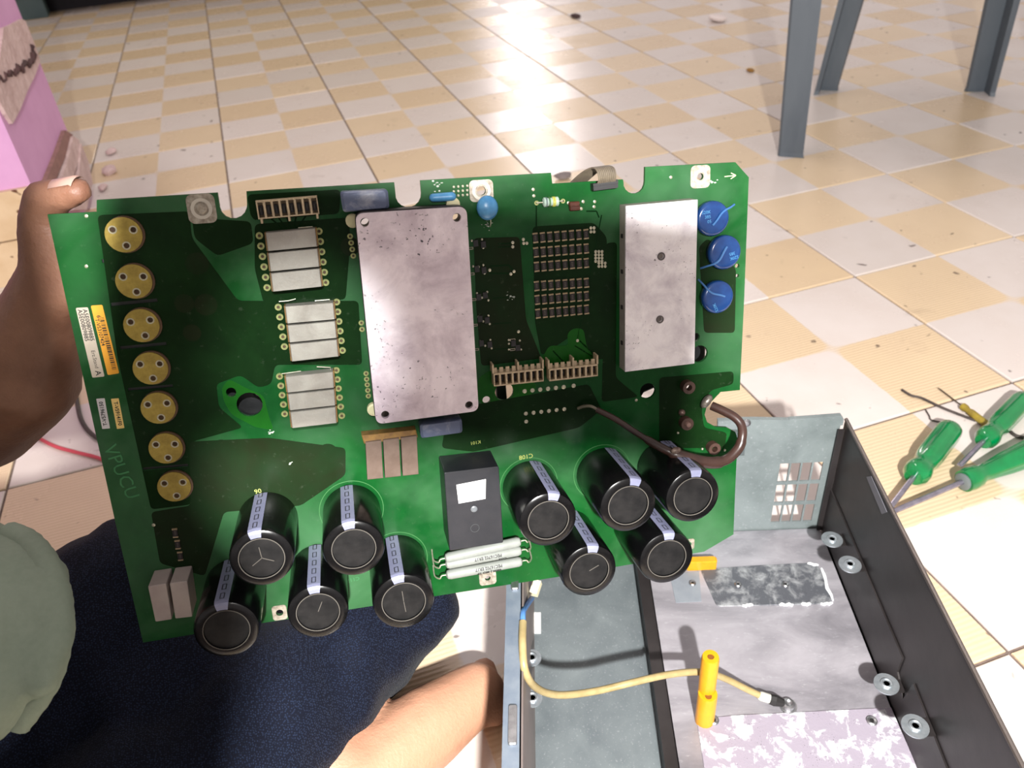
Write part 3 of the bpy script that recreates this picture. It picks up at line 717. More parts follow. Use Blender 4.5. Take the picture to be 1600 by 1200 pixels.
# blocks of three metal bars (heat spreader bars) with rows of solder eyes
m_bar = brushed('nickel_bar', (142, 136, 128), (164, 160, 152), 0.42, 0.5, (1, 1, 1), 60)
m_amber = mat('amber_edge', (128, 96, 44), (92, 64, 34), 0.5, vscale=200)
m_bar2 = mat('dull_brown_bar', (96, 80, 70), (108, 92, 82), 0.4, 0.25, vscale=120)
eye = MB().slab(circle((0, 0), 0.0021, 16), [circle((0, 0), 0.0010, 10)], 0.0002, 0.0011)
eye.cur = 1; eye.lathe([(0.0010, 0.0002), (0.0009, 0.0005)], 10); eye_me = eye.mesh('solder_eye', [mat('solder_eye_gold', (168, 170, 112), (140, 146, 96), 0.4, 0.5, vscale=500), m_brown])
def quad(TLq, TRq, BRq, BLq, u, v, h):
    p = Vector(TLq).lerp(Vector(TRq), u); q = Vector(BLq).lerp(Vector(BRq), u); r = p.lerp(q, v); return B(r.x, r.y, h)
def bars(TLq, TRq, BRq, BLq, h, m, eyes=None, across=False, side=None):
    for k in range(3):
        v0, v1 = k / 3 + 0.012, (k + 1) / 3 - 0.022
        if across: cs = [quad(TLq, TRq, BRq, BLq, a, v, h) for a, v in ((v0, 0), (v1, 0), (v1, 1), (v0, 1))]
        else: cs = [quad(TLq, TRq, BRq, BLq, a, v, h) for a, v in ((0.0, v0), (1.0, v0), (1.0, v1), (0.0, v1))]
        o = MB().prism([(p.x, p.y) for p in cs], 0.0006, h, 0.0003).build('metal_bar', m, pcb)
        if side:
            for e0, e1 in ((0, 3), (1, 2)):
                a, c = cs[e0], cs[e1]; d_ = (c - a) * 0.02; s_ = (cs[0] - cs[1]).normalized() * (0.0009 if e0 == 0 else -0.0009)
                MB().prism([tuple(p[:2]) for p in (a + s_ * 0.1, c + s_ * 0.1, c + s_, a + s_)], 0.0004, h * 0.8).build('side_cheek', side, o)
    if eyes:
        for lst in eyes:
            for q in lst: p = B(*q); place('solder_eye', eye_me, pcb, (p.x, p.y, 0))
def col(p0, p1, n): return [(p0[0] + (p1[0] - p0[0]) * i / (n - 1), p0[1] + (p1[1] - p0[1]) * i / (n - 1)) for i in range(n)]
bars((415, 363), (492, 356), (503, 450), (427, 458), 0.009, m_bar, (col((405.5, 368), (417.5, 449), 6), col((498.5, 361), (509, 441), 6)), side=m_amber)
bars((445.5, 478), (520.5, 472), (529, 559), (456.5, 567), 0.009, m_bar, (col((435, 479.5), (444.5, 541), 5), col((526, 471.5), (535, 547), 6)), side=m_amber)
bars((446, 588), (520, 580), (526, 663), (457, 671), 0.009, m_bar, (col((437, 587.5), (445, 646), 5), col((525.5, 578), (534, 649), 6)), side=m_amber)
bars((570, 692), (653, 681), (656, 741), (573, 750), 0.011, m_bar2, None, True)
cs = [quad((565, 681), (650, 672), (653, 684), (569, 694), a, v, 0.009) for a, v in ((0, 0), (1, 0), (1, 1), (0, 1))]
MB().prism([(p.x, p.y) for p in cs], 0.0005, 0.0085, 0.0004).build('bar_end_plate', m_amber, pcb)
for a, c, n in (((547, 369), (552, 399.5), 4), ((564.5, 504), (565.5, 514), 2), ((572, 583), (575.5, 618), 5)):
    for q in col(a, c, n): p = B(*q); o = place('solder_eye', eye_me, pcb, (p.x, p.y, 0)); o.scale = (0.8, 0.8, 1)
w_ = MB()
for q in (((466, 356), (488, 354), (489, 358)), ((436, 471), (450, 470), (462, 467)), ((492, 470), (515, 468), (516, 474)), ((440, 584), (470, 580)), ((495, 573), (516, 574), (517, 580))):
    w_.tube([B(*k, 0.004) for k in q], 0.00035, 5)
w_.build('loose_wire', m_tin, pcb)

# power module and rectifier module
m_base1 = paste_material('module_base', (188, 172, 182), (240, 228, 234), 0.34, 0.62, 30, True, 0.0, 0.4)
m_base2 = paste_material('pasted_module', (198, 190, 198), (244, 240, 242), 0.3, 0.6, 40, True, 0.0, 0.45)
hm = 0.016
mq = [(555, 334), (729, 323), (748, 642), (588, 663)]
P_ = Bs(mq, hm); ctr = Vector((sum(p[0] for p in P_) / 4, sum(p[1] for p in P_) / 4))
mh = [circle(B(*q, hm), 0.0028, 16) for q in ((570, 347.5), (714, 340), (602, 648), (733, 633))]
MB().slab(rpoly([tuple(ctr + (Vector(p) - ctr) * 1.012) for p in P_], 0.006, 6), mh, 0.0006, hm - 0.003).build('power_module', mat('module_case', (28, 24, 24), (40, 34, 34), 0.45), pcb)
MB().slab(rpoly(P_, 0.005, 6), [circle(B(*q, hm), 0.0026, 16) for q in ((570, 347.5), (714, 340), (602, 648), (733, 633))], hm - 0.003, hm).build('base_plate', m_base1, pcb)
for q in ((551, 345), (708, 319), (584, 640)):
    p = B(*q, 0.004); MB().lathe([(0.0042, 0.0006), (0.0042, 0.0045), (0.003, 0.005), (0.001, 0.005)], 16, Matrix.Translation((p.x, p.y, 0))).build('ivory_lug', mat('ivory_lug', (206, 200, 160), rough=0.5), pcb)
hr = 0.0125
P_ = Bs(((978, 322), (1090, 312), (1085, 568), (977, 581)), hr); rr_ = 0.0018
MB().slab(P_, [circle(B(*q, hr), rr_, 14) for q in ((1033, 400.5), (1031, 499))], hr - 0.0016, hr).build('cover_plate', m_base2, pcb)
Pb = [tuple(Vector(p) * 1.0) for p in P_]
MB().prism(Pb, 0.0006, hr - 0.0016).build('rectifier_module', mat('grey_module_side', (150, 144, 136), (128, 122, 116), 0.5, vscale=90, bump=0.3, bscale=300), pcb)
nt = MB()
for k in (0.18, 0.4, 0.62, 0.84):
    a = B(966, 322 + 250 * k); nt.box((a.x + 0.0008, a.y, 0.0062), (0.0018, 0.0026, 0.0024))
nt.build('notches', m_ink, pcb)
for q in ((1033, 400.5), (1031, 499)):
    p = B(*q, hr); MB().slab(circle(p, rr_ * 1.5, 16), [circle(p, rr_, 14)], hr, hr + 0.0004).build('hole_rim', mat('dark_rim', (90, 84, 84), rough=0.5), pcb)

# blue-grey film capacitors and small blue parts
m_bluebox = paste_material('blue_grey_epoxy', (92, 102, 128), (158, 162, 172), 0.48, 0.7, 60, False, 0.2, 0.35)
for q in (((531, 300), (606, 296), (609, 326), (536, 332)), ((656, 664), (722, 655), (723, 677), (658, 686))):
    P_ = Bs(q, 0.011); MB().prism(rpoly(P_, 0.0022), 0.0005, 0.011, 0.0012).build('film_capacitor', m_bluebox, pcb, smooth=30)
m_blue = mat('blue_epoxy', (22, 60, 114), (18, 48, 98), 0.22, vscale=120, bump=0.1, bscale=200, coat=0.4)
m_sky = mat('light_blue_epoxy', (84, 146, 190), (64, 124, 172), 0.3, vscale=200)
a, c = B(677, 309, 0.004), B(706, 307, 0.004); mb = MB(); mb.cone(a, 0.0026, c, 0.0028); mb.build('blue_component', m_sky, pcb, smooth=50)
p = B(762, 325, 0.006); mb = MB(); mb.ball((0, 0, 0), 0.0068, 20, (1, 1.12, 0.55)); o = mb.build('disc_capacitor', m_sky, pcb, smooth=60, matrix=Matrix.Translation((p.x, p.y, 0.0050)))
MB().tube([(0.0016, -0.006, 0.0), (0.002, -0.010, -0.002), (0.002, -0.012, -0.005)], 0.0004, 6).build('lead', m_tin, o)
def varistor(px, py, r, ang, mark):
    p = B(px, py, 0.007); R_ = r * PXM * 0.985
    o = MB().lathe([(R_ * 0.9, 0.0005), (R_, 0.0015), (R_, 0.0055), (R_ * 0.93, 0.0068), (R_ * 0.8, 0.0071), (R_ * 0.3, 0.0072), (0.0002, 0.0072)], 32).build('varistor', m_blue, pcb, smooth=60, matrix=Matrix.Translation((p.x, p.y, 0)) @ Matrix.Rotation(ang, 4, 'Z'))
    ml = mat('blue_coated_lead', (60, 104, 156), rough=0.25)
    MB().tube(spline([(-0.10 * R_, -0.35 * R_, 0.0078), (0.15 * R_, -0.1 * R_, 0.0082), (0.45 * R_, 0.25 * R_, 0.0081), (0.75 * R_, 0.42 * R_, 0.0074), (1.15 * R_, 0.50 * R_, 0.0050), (1.5 * R_, 0.58 * R_, 0.0020)], 5), [0.0007] * 26, 8).build('lead', ml, o, smooth=True)
    for i, t in enumerate(mark): lettering(t, 0.0030, m_sky, o, Matrix.Translation((-0.45 * R_ + 0.001 * i, (0.42 - 0.27 * i) * R_, 0.0074)))
    return o
varistor(1115, 342, 26.5, 0.06, ('S20K', '385', '05'))
varistor(1134, 395, 26.5, PI + 0.2, ('S20K', '385'))
varistor(1123, 465, 26, 2.0, ('S20K',))
# resistor with colour bands
a, c = B(838, 317, 0.003), B(879, 314, 0.003); mm_ = align(a, c); Lr = (c - a).length
o = MB().lathe([(0.0018, Lr * 0.24), (0.0030, Lr * 0.28), (0.0030, Lr * 0.36), (0.0026, Lr * 0.40), (0.0026, Lr * 0.70), (0.0030, Lr * 0.74), (0.0030, Lr * 0.82), (0.0018, Lr * 0.86)], 14).build('banded_resistor', mat('pale_blue_body', (166, 188, 176), rough=0.4), pcb, smooth=40, matrix=mm_)
for f_, m_c in ((0.34, 'grey'), (0.46, 'green'), (0.60, 'yellow'), (0.66, 'yellow')):
    MB().lathe([(0.0026, Lr * f_), (0.00315, Lr * f_), (0.00315, Lr * (f_ + 0.05)), (0.0026, Lr * (f_ + 0.05))], 14).build('band', mat(m_c + '_band', {'grey': (96, 110, 112), 'green': (70, 110, 60), 'yellow': (190, 190, 90)}[m_c], rough=0.4), o)
MB().tube([(0, 0, 0), (0, 0, Lr)], 0.0005, 6).build('lead', m_tin, o)
for q in ((838, 317), (879, 314)): p = B(*q); o = place('solder_eye', eye_me, pcb, (p.x, p.y, 0)); o.scale = (0.7, 0.7, 1)
# small parts beside the resistor
for q in ((897, 319), (898, 325)):
    p = B(*q, 0.002); MB().lathe([(0.0012, -0.0035), (0.0018, -0.003), (0.0018, 0.003), (0.0012, 0.0035)], 10, Matrix.Translation(p) @ Matrix.Rotation(PI / 2, 4, 'Y')).build('small_diode', mat('red_brown_glass', (92, 48, 34), (60, 34, 26), 0.3), pcb, smooth=40)
dot = MB().lathe([(0.0010, 0), (0.0010, 0.0005), (0.0004, 0.0007), (0.0001, 0.0007)], 10).mesh('solder_dot', m_tin)
def dots(lst, s_=1.0):
    for q in lst: p = B(*q); o = place('solder_dot', dot, pcb, (p.x, p.y, 0)); o.scale = (s_, s_, 1)
dots(((888, 317), (911, 315), (929, 315), (928, 323), (908, 326), (801, 379), (801, 385.5), (803, 424), (798, 428), (817.5, 374), (818, 380), (823, 380), (765, 422), (747, 417)), 1.0)
dots([(923 + i * 5, 356 + j * 6) for i in range(2) for j in range(2)], 1.0)
dots([(930.5 + i * 5, 393 + j * 5) for i in range(3) for j in range(4)] + [(935.5 + i * 5, 411 + j * 5) for i in range(3) for j in range(2)], 1.0)
dots([(819.5 + i * 12.2, 611 - i * 1.3) for i in range(6)] + [(896, 602.5)], 1.5)
dots([(821.5 + i * 12.0, 646 - i * 1.4) for i in range(6)] + [(822, 658.5)], 1.4)
dots(((902, 532), (833, 296), (834, 306), (810, 518), (994, 625), (1048, 277), (135, 337.5), (135, 416)), 1.0)
dots([(709 + i * 7, 292 + j * 7 - i * 0.6) for i in range(4) for j in range(3)], 0.8)
dots(((240, 820),), 1.1)
# tiny chips beside the module
chip = MB().box((0, 0, 0.0005), (0.0030, 0.0040, 0.0010)).mesh('small_chip', m_black)
for q in ((743, 380), (755, 382), (745, 420), (756, 422), (758, 461), (748, 464), (750, 498), (761, 500), (752, 536), (765, 538), (802, 536), (809, 543)):
    p = B(*q); place('small_chip', chip, pcb, (p.x, p.y, 0), 0.06)
dots([(x + dx, y + dy) for x, y in ((743, 380), (745, 420), (751, 462), (753, 499), (756, 537)) for dx, dy in ((-6, -4), (2, 3), (10, -6), (12, 7))], 0.7)
dots([(795, 531), (795, 537), (795, 546), (812, 532), (814, 546)], 0.7)
fr_ = MB()
for q in ((735, 388), (737, 428), (740, 468), (742, 508), (744, 546), (801, 531), (801, 546)):
    p = B(*q); fr_.slab(rrect(p.x - 0.0018, p.y - 0.0008, p.x + 0.0018, p.y + 0.0008, 0.0002, 1), [rrect(p.x - 0.0014, p.y - 0.0004, p.x + 0.0014, p.y + 0.0004, 0.0002, 1)], 0.0002, 0.0003)
fr_.build('silk_frames', m_pad, pcb)
# bank of 48 chip resistors
rc = MB(); rc.box((0, 0, 0.0006), (0.0031, 0.0050, 0.0010)); rc.cur = 1
for sy in (-1, 1): rc.box((0, sy * 0.0028, 0.0006), (0.0033, 0.0009, 0.0013))
rc.cur = 2
for k in (-1, 0, 1): rc.box((0, k * 0.0011, 0.00113), (0.0010, 0.0006, 0.00008))
rc_me = rc.mesh('chip_resistor', [mat('chip_black', (26, 20, 20), rough=0.5), mat('chip_end', (176, 158, 128), (156, 138, 108), 0.4, 0.5, vscale=300), mat('chip_mark', (86, 78, 74), rough=0.6)])
for rows_ in (((836, 371.5), (915, 365.5)), ((837, 394), (915.3, 388)), ((838, 416.5), (915.5, 410.5))), (((838, 446.5), (915.7, 441.5)), ((839, 468), (915.7, 462)), ((840, 489.5), (915.8, 483))):
    for p0, p1 in rows_:
        for q in col(p0, p1, 8): p = B(*q); place('chip_resistor', rc_me, pcb, (p.x, p.y, 0), 0.055)
for q in ((274, 832), (278, 850), (282, 868)):
    p = B(*q); o = place('chip_resistor', rc_me, pcb, (p.x, p.y, 0), -0.05)
# ribbon cable and its plug at the top edge
p0, p1 = B(925, 293, 0.006), B(965, 288, 0.006); u = (p1 - p0).normalized(); v = Vector((-u.y, u.x, 0)); pl = (p0 + p1) / 2
mm_ = frame(u, v, Vector((0, 0, 1)), Vector((pl.x, pl.y, 0)))
rb = MB().box((0, 0, 0.0036), (0.0155, 0.0042, 0.0064)).box((0, 0.0016, 0.0074), (0.0165, 0.0016, 0.0016)).box((0.0080, 0.0006, 0.004), (0.0012, 0.0050, 0.005)).build('ribbon_plug', m_black, pcb, matrix=mm_)
for k in range(10):
    x = -0.0048 + k * 0.0012
    pts = [(x, 0.0018, 0.0072), (x + 0.0002, 0.0055, 0.0098), (x - 0.0006, 0.0105, 0.0086), (x - 0.002 - k * 0.0002, 0.0115, 0.002), (x - 0.006, 0.008, -0.008), (x - 0.012, 0.001, -0.018)]
    MB().tube(spline(pts, 4), 0.00066, 6).build('ribbon_wire', mat('ribbon_grey', (112, 102, 86), (78, 70, 60), 0.5), rb, smooth=True)

# transformer / relay block
hb = 0.029
P_ = Bs(((694, 739), (779.5, 729), (786.5, 848), (702.5, 861)), hb)
rel = MB().prism(rpoly(P_, 0.001, 2), 0.0008, hb, 0.0004).build('black_relay', mat('relay_case', (26, 28, 33), (38, 38, 42), 0.4, vscale=50, bump=0.15, bscale=200), pcb)
MB().prism(Bs(((713, 757.5), (759, 748.5), (758.5, 779), (716.5, 786.5)), hb), hb, hb + 0.0003).build('sticker', m_white, rel)
p = B(740.5, 795, hb); MB().lathe([(0.0022, 0), (0.0022, 0.0006), (0.0014, 0.0010), (0.0004, 0.0010)], 16, Matrix.Translation((p.x, p.y, hb))).build('nipple', mat('grey_nipple', (96, 100, 104), rough=0.4), rel)
p = B(742, 825, hb); MB().slab(circle(p, 0.0030, 20), [circle(p, 0.0027, 20)], hb, hb + 0.0003).build('moulded_ring', mat('dusty_grey', (60, 62, 64), rough=0.6), rel)
# pair of grey box capacitors
m_box = mat('pale_grey_box', (158, 146, 142), (170, 160, 154), 0.55, vscale=60)
for q in (((231, 916.5), (259.5, 912), (268.5, 968), (243, 972)), ((265, 911.5), (292.5, 908), (300.5, 964), (274, 967))):
    MB().prism(rpoly(Bs(q, 0.020), 0.0008, 2), 0.0006, 0.020, 0.0004).build('box_capacitor', m_box, pcb)
# three white power resistors
m_cer = mat('white_ceramic', (126, 130, 125), (138, 142, 137), 0.5, vscale=60)
rt = (((697, 872), (812, 846), None), ((698, 881.5), (813, 860), ('PEC16702 ER17', 'COS')), ((699, 898), (814, 877), ('680R J MO TP', 'PEC16702 ER17')))
for a_, c_, txt in rt:
    a, c = B(*a_, 0.011), B(*c_, 0.011); mm_ = align(a, c); Lr = (c - a).length; r_ = 0.0036
    o = MB().lathe([(r_ * 0.3, -0.001), (r_ * 0.8, 0.0), (r_, 0.002), (r_, Lr - 0.002), (r_ * 0.8, Lr), (r_ * 0.3, Lr + 0.001)], 16).build('power_resistor', m_cer, pcb, smooth=40, matrix=mm_)
    for e0, s_ in ((a, -1), (c, 1)):
        u = (c - a).normalized() * s_; v = Vector((0, 1, 0))
        pts = [e0, e0 + u * 0.004, e0 + u * 0.0055 - v * 0.002, e0 + u * 0.0085 - v * 0.0015 + Vector((0, 0, -0.004)), e0 + u * 0.0085 + v * 0.003 + Vector((0, 0, -0.0108))]
        inv = mm_.inverted(); MB().tube([inv @ q for q in spline(pts, 4)], 0.0005, 6).build('lead', m_tin, o)
    if txt:
        inv = mm_.inverted(); mid = a.lerp(c, 0.55); u = (c - a).normalized(); v = Vector((-u.y, u.x, 0))
        for i, t in enumerate(txt):
            ang = (-0.35 if i == 0 else 0.42) if txt[0].startswith('P') else (0.35 if i == 0 else -0.42); ang = -ang
            nrm = Vector((0, 0, 1)) * math.cos(ang) + v * math.sin(ang); tang = nrm.cross(u)
            cpos = mid + nrm * (r_ + 0.0006) + u * (0.010 if t == 'COS' else 0)
            lettering(t, 0.0029, m_ink, o, inv @ frame(-u, nrm.cross(-u), nrm, cpos), bold=0.00008)
# electrolytic capacitors
m_sleeve = mat('black_sleeve', (7, 7, 8), (12, 12, 13), 0.22, vscale=40, bump=0.12, bscale=60, bdist=0.002, spec=0.35)
m_end = mat('dusty_end_disc', (11, 11, 12), (27, 26, 26), 0.6, vscale=90, bump=0.4, bscale=160, spec=0.2)
m_stripe = mat('lilac_stripe', (116, 119, 146), (128, 131, 156), 0.4, vscale=60)
m_ringc = mat('dust_ring', (84, 80, 74), rough=0.8)
HC = 0.0545
def electrolytic(px, py, r, ang, vent):
    p = B(px, py, HC); e = B(px + r, py, HC); R_ = (e - p).length * 0.985
    mm_ = Matrix.Translation((p.x, p.y, 0)) @ Matrix.Rotation(ang, 4, 'Z')
    o = MB().lathe([(R_ * 0.96, 0.0005), (R_, 0.002), (R_, HC - 0.003), (R_ * 0.965, HC - 0.0008), (R_ * 0.88, HC), (R_ * 0.70, HC - 0.0002), (R_ * 0.685, HC - 0.0012)], 40).build('electrolytic_capacitor', m_sleeve, pcb, smooth=35, matrix=mm_)
    d_ = MB().lathe([(R_ * 0.685, HC - 0.0014), (R_ * 0.67, HC - 0.0011), (R_ * 0.3, HC - 0.0010), (0.0002, HC - 0.0010)], 32).build('end_disc', m_end, o)
    MB().slab(circle((0, 0), R_ * 0.715, 40), [circle((0, 0), R_ * 0.69, 40)], HC - 0.0003, HC + 0.0001).build('dust_ring', m_ringc, o)
    if vent:
        vm = MB()
        for a in vent: vm.box((math.cos(a) * R_ * 0.2, math.sin(a) * R_ * 0.2, HC - 0.0009), (R_ * 0.38, 0.0004, 0.0006), Matrix.Rotation(a, 3, 'Z'))
        vm.build('vent_score', m_ringc, o)
    # stripe running down the sleeve and folding over the rim
    hw = 0.215; Rs = R_ + 0.0002; n = 6; st_ = MB(); rings = []
    for k in range(n + 1):
        a = PI / 2 + hw * (1 - 2 * k / n)
        rings.append([Vector((math.cos(a) * q, math.sin(a) * q, z)) for q, z in ((Rs, 0.002), (Rs, HC - 0.0028), (Rs * 0.968, HC - 0.0006), (Rs * 0.88, HC + 0.00025), (Rs * 0.74, HC + 0.00025))])
    for k in range(1, 5):
        pass
    st_.loft(rings, False, False).build('stripe', m_stripe, o)
    mk = MB()
    def onst(s_, z):                                          # arc length s_, height z on the sleeve
        a = PI / 2 - s_ / Rs; return Vector((math.cos(a) * (Rs + 0.00015), math.sin(a) * (Rs + 0.00015), z))
    for k in range(7):
        z = 0.0050 + k * 0.0105
        if z > HC - 0.006: break
        a0, b0, a1, b1 = 0.0014, 0.0032, 0.0009, 0.0027
        for (s0, s1_, za, zb) in ((-a0, -a1, -b0, b0), (a1, a0, -b0, b0), (-a1, a1, b1, b0), (-a1, a1, -b0, -b1)):
            mk.add([onst(s0, z + za), onst(s1_, z + za), onst(s1_, z + zb), onst(s0, z + zb)], [(0, 1, 2, 3)])
    mk.build('minus_marks', m_ink, o)
    return o
Y3 = (PI * 7 / 6, PI * 11 / 6, PI / 2)
for q in ((409, 873, 52, 0.10, Y3), (354, 985, 53, 0.02, None), (553, 858, 49.5, 0.08, None), (497, 957, 48.5, 0.03, (1.1,)), (631, 941, 48.5, 0.12, (1.5, -1.6)), (857, 813, 45, -0.24, None), (982, 790, 44, -0.28, None), (1083, 776, 42, -0.1, None), (921, 893, 43, -0.16, (0.6,)), (1042, 873, 42, -0.08, None)): electrolytic(*q)
# seat rings printed round the capacitors
m_seat = mat('pale_silk', (56, 112, 60), rough=0.5)
for q, r in (((553, 858), 52), ((631, 941), 49), ((857, 813), 46), ((982, 790), 45)):
    p = B(*q, HC); R_ = (B(q[0] + r, q[1], HC) - p).length
    MB().slab(circle(p, R_ * 1.06, 40), [circle(p, R_ * 1.04, 40)], 0.0001, 0.0002).build('seat_ring', m_seat, pcb)
# brown bushings and solder lump
m_bush = mat('brown_bushing', (54, 36, 30), (72, 50, 42), 0.45, vscale=120)
for x, y, cap in ((1077, 606, 0), (1074.5, 663, 1), (1117, 702, 0)):
    p = B(x, y, 0.006); o = MB().slab(circle((0, 0), 0.0046, 24), [circle((0, 0), 0.0022, 14)], 0.0004, 0.006).build('bushing', m_bush, pcb, smooth=40, matrix=Matrix.Translation((p.x, p.y, 0)))
    if cap: MB().lathe([(0.0021, 0.001), (0.0021, 0.0074), (0.0015, 0.0082), (0.0004, 0.0083)], 14).build('pin', mat('brown_pin', (120, 94, 86), rough=0.4, metal=0.3), o, smooth=40)
for q in ((1066, 645, 0.0026), (1098, 702, 0.001), (1133, 704, 0.001), (1060, 677, 0.001)):
    p = B(*q[:2], 0.002); MB().ball((p.x, p.y, 0.0012), q[2], 12).build('solder_lump', m_tin if q[2] < 0.002 else mat('brown_solder', (104, 84, 76), rough=0.3, metal=0.5), pcb, smooth=60)
# patched brown cable looping round the corner cut-out
m_cab = mat('brown_cable', (44, 28, 24), (62, 42, 36), 0.32, vscale=50, bump=0.3, bscale=80)
cab_ = [B(*q) for q in ((932, 640, 0.010), (962, 655, 0.016), (1000, 680, 0.020), (1040, 703, 0.026), (1075, 716, 0.030), (1110, 723, 0.030), (1135, 718, 0.028), (1154, 700, 0.026), (1160, 680, 0.024), (1158, 664, 0.020), (1148, 652, 0.016), (1130, 642, 0.010), (1112, 634, 0.004))]
cs_ = spline(cab_, 6); nr = len(cs_); wc = MB()
rad = [0.0021 if i < 14 else (0.0030 if i < 20 else 0.0043 if i < 34 else 0.0036 if i < 46 else 0.0032) for i in range(nr)]
cb = wc.tube(cs_, rad, 12).build('patch_cable', m_cab, pcb, smooth=True)
MB().tube(spline([B(903, 638, 0.001), B(912, 635, 0.004), B(924, 635, 0.008), B(936, 642, 0.0105)], 5), 0.0011, 8).build('bare_end', mat('grey_core', (118, 112, 96), rough=0.4, metal=0.4), cb, smooth=True)
p = B(1056, 704, 0.031); mb = MB(); mb.ball((0, 0, 0), 0.0030, 12, (1.3, 0.9, 0.6)); mb.build('melted_spot', mat('dull_solder', (132, 116, 104), (84, 64, 58), 0.4, 0.3, vscale=400, bump=0.6), cb, smooth=60, matrix=Matrix.Translation(p))
p = B(1104, 627, 0.004); mb = MB(); mb.ball((0, 0, 0), 0.0045, 12, (1.3, 0.7, 0.7)); mb.build('solder_joint', mat('grey_solder', (118, 112, 104), (86, 78, 72), 0.35, 0.5, vscale=300, bump=0.5), cb, smooth=60, matrix=Matrix.Translation(p) @ Matrix.Rotation(0.9, 4, 'Z'))
# stickers with their printing
m_ivory = mat('ivory_paper', (196, 186, 170), (182, 170, 154), 0.6, vscale=60)
m_amberp = mat('amber_paper', (232, 168, 44), (222, 156, 40), 0.6, vscale=60)
m_buff = mat('buff_paper', (226, 196, 120), rough=0.6)
m_lilac = mat('cool_paper', (206, 204, 206), rough=0.6)
def sticker(q, m, r=0.0008):
    P = Bs(q); o = MB().prism(rpoly(P, r, 3), 0.0001, 0.0003).build('sticker', m, pcb)
    P = [Vector((*p, 0.00036)) for p in P]; return o, P
def write(o, P, text, u, v, size, up=False, name='lettering', bold=0.0, m=None):  # u across (0 left..1 right), v down the sticker
    dn = ((P[3] - P[0]) + (P[2] - P[1])).normalized(); pos = P[0].lerp(P[1], u).lerp(P[3].lerp(P[2], u), v)
    if up: x = -dn
    else: x = dn
    y = Vector((0, 0, 1)).cross(x); return lettering(text, size, m or m_ink, o, frame(x, y, Vector((0, 0, 1)), pos), name, bold=bold)
o, P = sticker(((118.5, 481), (137.5, 480), (163.5, 588), (144.5, 590)), m_ivory)
write(o, P, 'A5E00809885', 0.70, 0.25, 0.0034, bold=0.00006); write(o, P, 'A5E00809885', 0.28, 0.25, 0.0034, bold=0.00006); write(o, P, 'Erz.Stand', 0.55, 0.74, 0.0030); write(o, P, 'A', 0.55, 0.94, 0.0044, bold=0.00006)
o, P = sticker(((142, 477.5), (160, 476), (186.5, 583), (168.5, 586)), m_amberp)
write(o, P, 'T-V53107424', 0.24, 0.38, 0.0030, bold=0.00006); write(o, P, '6', 0.45, 0.16, 0.0034, bold=0.00006)
bc = MB(); v_ = 0.18; rnd = random.Random(3)
while v_ < 0.93:
    wd = rnd.choice((0.006, 0.006, 0.012, 0.018)); a = P[0].lerp(P[1], 0.48).lerp(P[3].lerp(P[2], 0.48), v_); c = P[0].lerp(P[1], 0.86).lerp(P[3].lerp(P[2], 0.86), v_)
    d_ = (P[3] - P[0]) * wd; bc.add([a, a + d_, c + d_, c], [(0, 1, 2, 3)]); v_ += wd + rnd.choice((0.006, 0.010, 0.014))
bc.build('bar_code', m_ink, o)
o, P = sticker(((150.5, 623), (163.5, 622), (172, 669), (160, 670)), m_lilac, 0.0003); write(o, P, 'T-V5796150', 0.5, 0.5, 0.0031, True, bold=0.00008)
o, P = sticker(((173.5, 623), (185.5, 622), (194.5, 668.5), (183, 670)), m_buff, 0.0003); write(o, P, 'T-V59141F0', 0.5, 0.5, 0.0031, bold=0.00008)
# silk-screened marks
m_silk = mat('silk_yellow', (172, 182, 96), rough=0.6); m_silkg = mat('faint_silk', (58, 126, 76), rough=0.6)
def silk(text, px, py, size, rot, m, flip=False):
    p = B(px, py, 0.0004); mm_ = Matrix.Translation(p) @ Matrix.Rotation(rot, 4, 'Z')
    if flip: mm_ = mm_ @ Matrix.Diagonal((-1, 1, 1, 1))
    lettering(text, size, m, pcb, mm_, 'silk_print')
silk('VPUCU', 189, 738, 0.0118, -PI / 2 + 0.20, m_silkg); silk('C108', 822, 714, 0.0046, 0.06, m_silk, True); silk('K101', 743, 692, 0.0034, 0.06, m_silk, True); silk('90', 403, 768, 0.0046, 0.10, m_silk)
silk('C115', 552, 906, 0.0040, 0.10, m_silkg, True)
ar = MB()
a, c = B(1132, 276, 0.0004), B(1150, 274, 0.0004); n_ = Vector((0, 1, 0))
for s0, s1_ in ((a, c), (c - (c - a) * 0.45 + n_ * 0.0019, c), (c - (c - a) * 0.45 - n_ * 0.0019, c)):
    t_ = (s1_ - s0).normalized(); k_ = Vector((-t_.y, t_.x, 0)) * 0.0003; ar.add([s0 + k_, s0 - k_, s1_ - k_, s1_ + k_], [(0, 1, 2, 3)])
ar.build('printed_arrow', mat('arrow_print', (196, 200, 150), rough=0.6), pcb)
# smears of paste and dust on the mask
sm_ = MB(); rnd = random.Random(5)
for x, y, s_, n in ((683, 288, 9, 10), (760, 352, 7, 12), (797, 464, 5, 10), (424, 675, 4, 6), (454, 722, 3, 3), (1115, 282, 4, 5), (1084, 404, 8, 10)):
    for k in range(n):
        p = B(x + rnd.gauss(0, s_ * 0.6), y + rnd.gauss(0, s_ * 0.5), 0.0003); r = rnd.uniform(0.0003, 0.0011)
        sm_.ball((p.x, p.y, 0.0002), r, 6, (1, rnd.uniform(0.3, 0.8), 0.25))
tag(sm_.build('paste_specks', mat('pale_specks', (180, 188, 176), rough=0.7), pcb), kind='stuff')

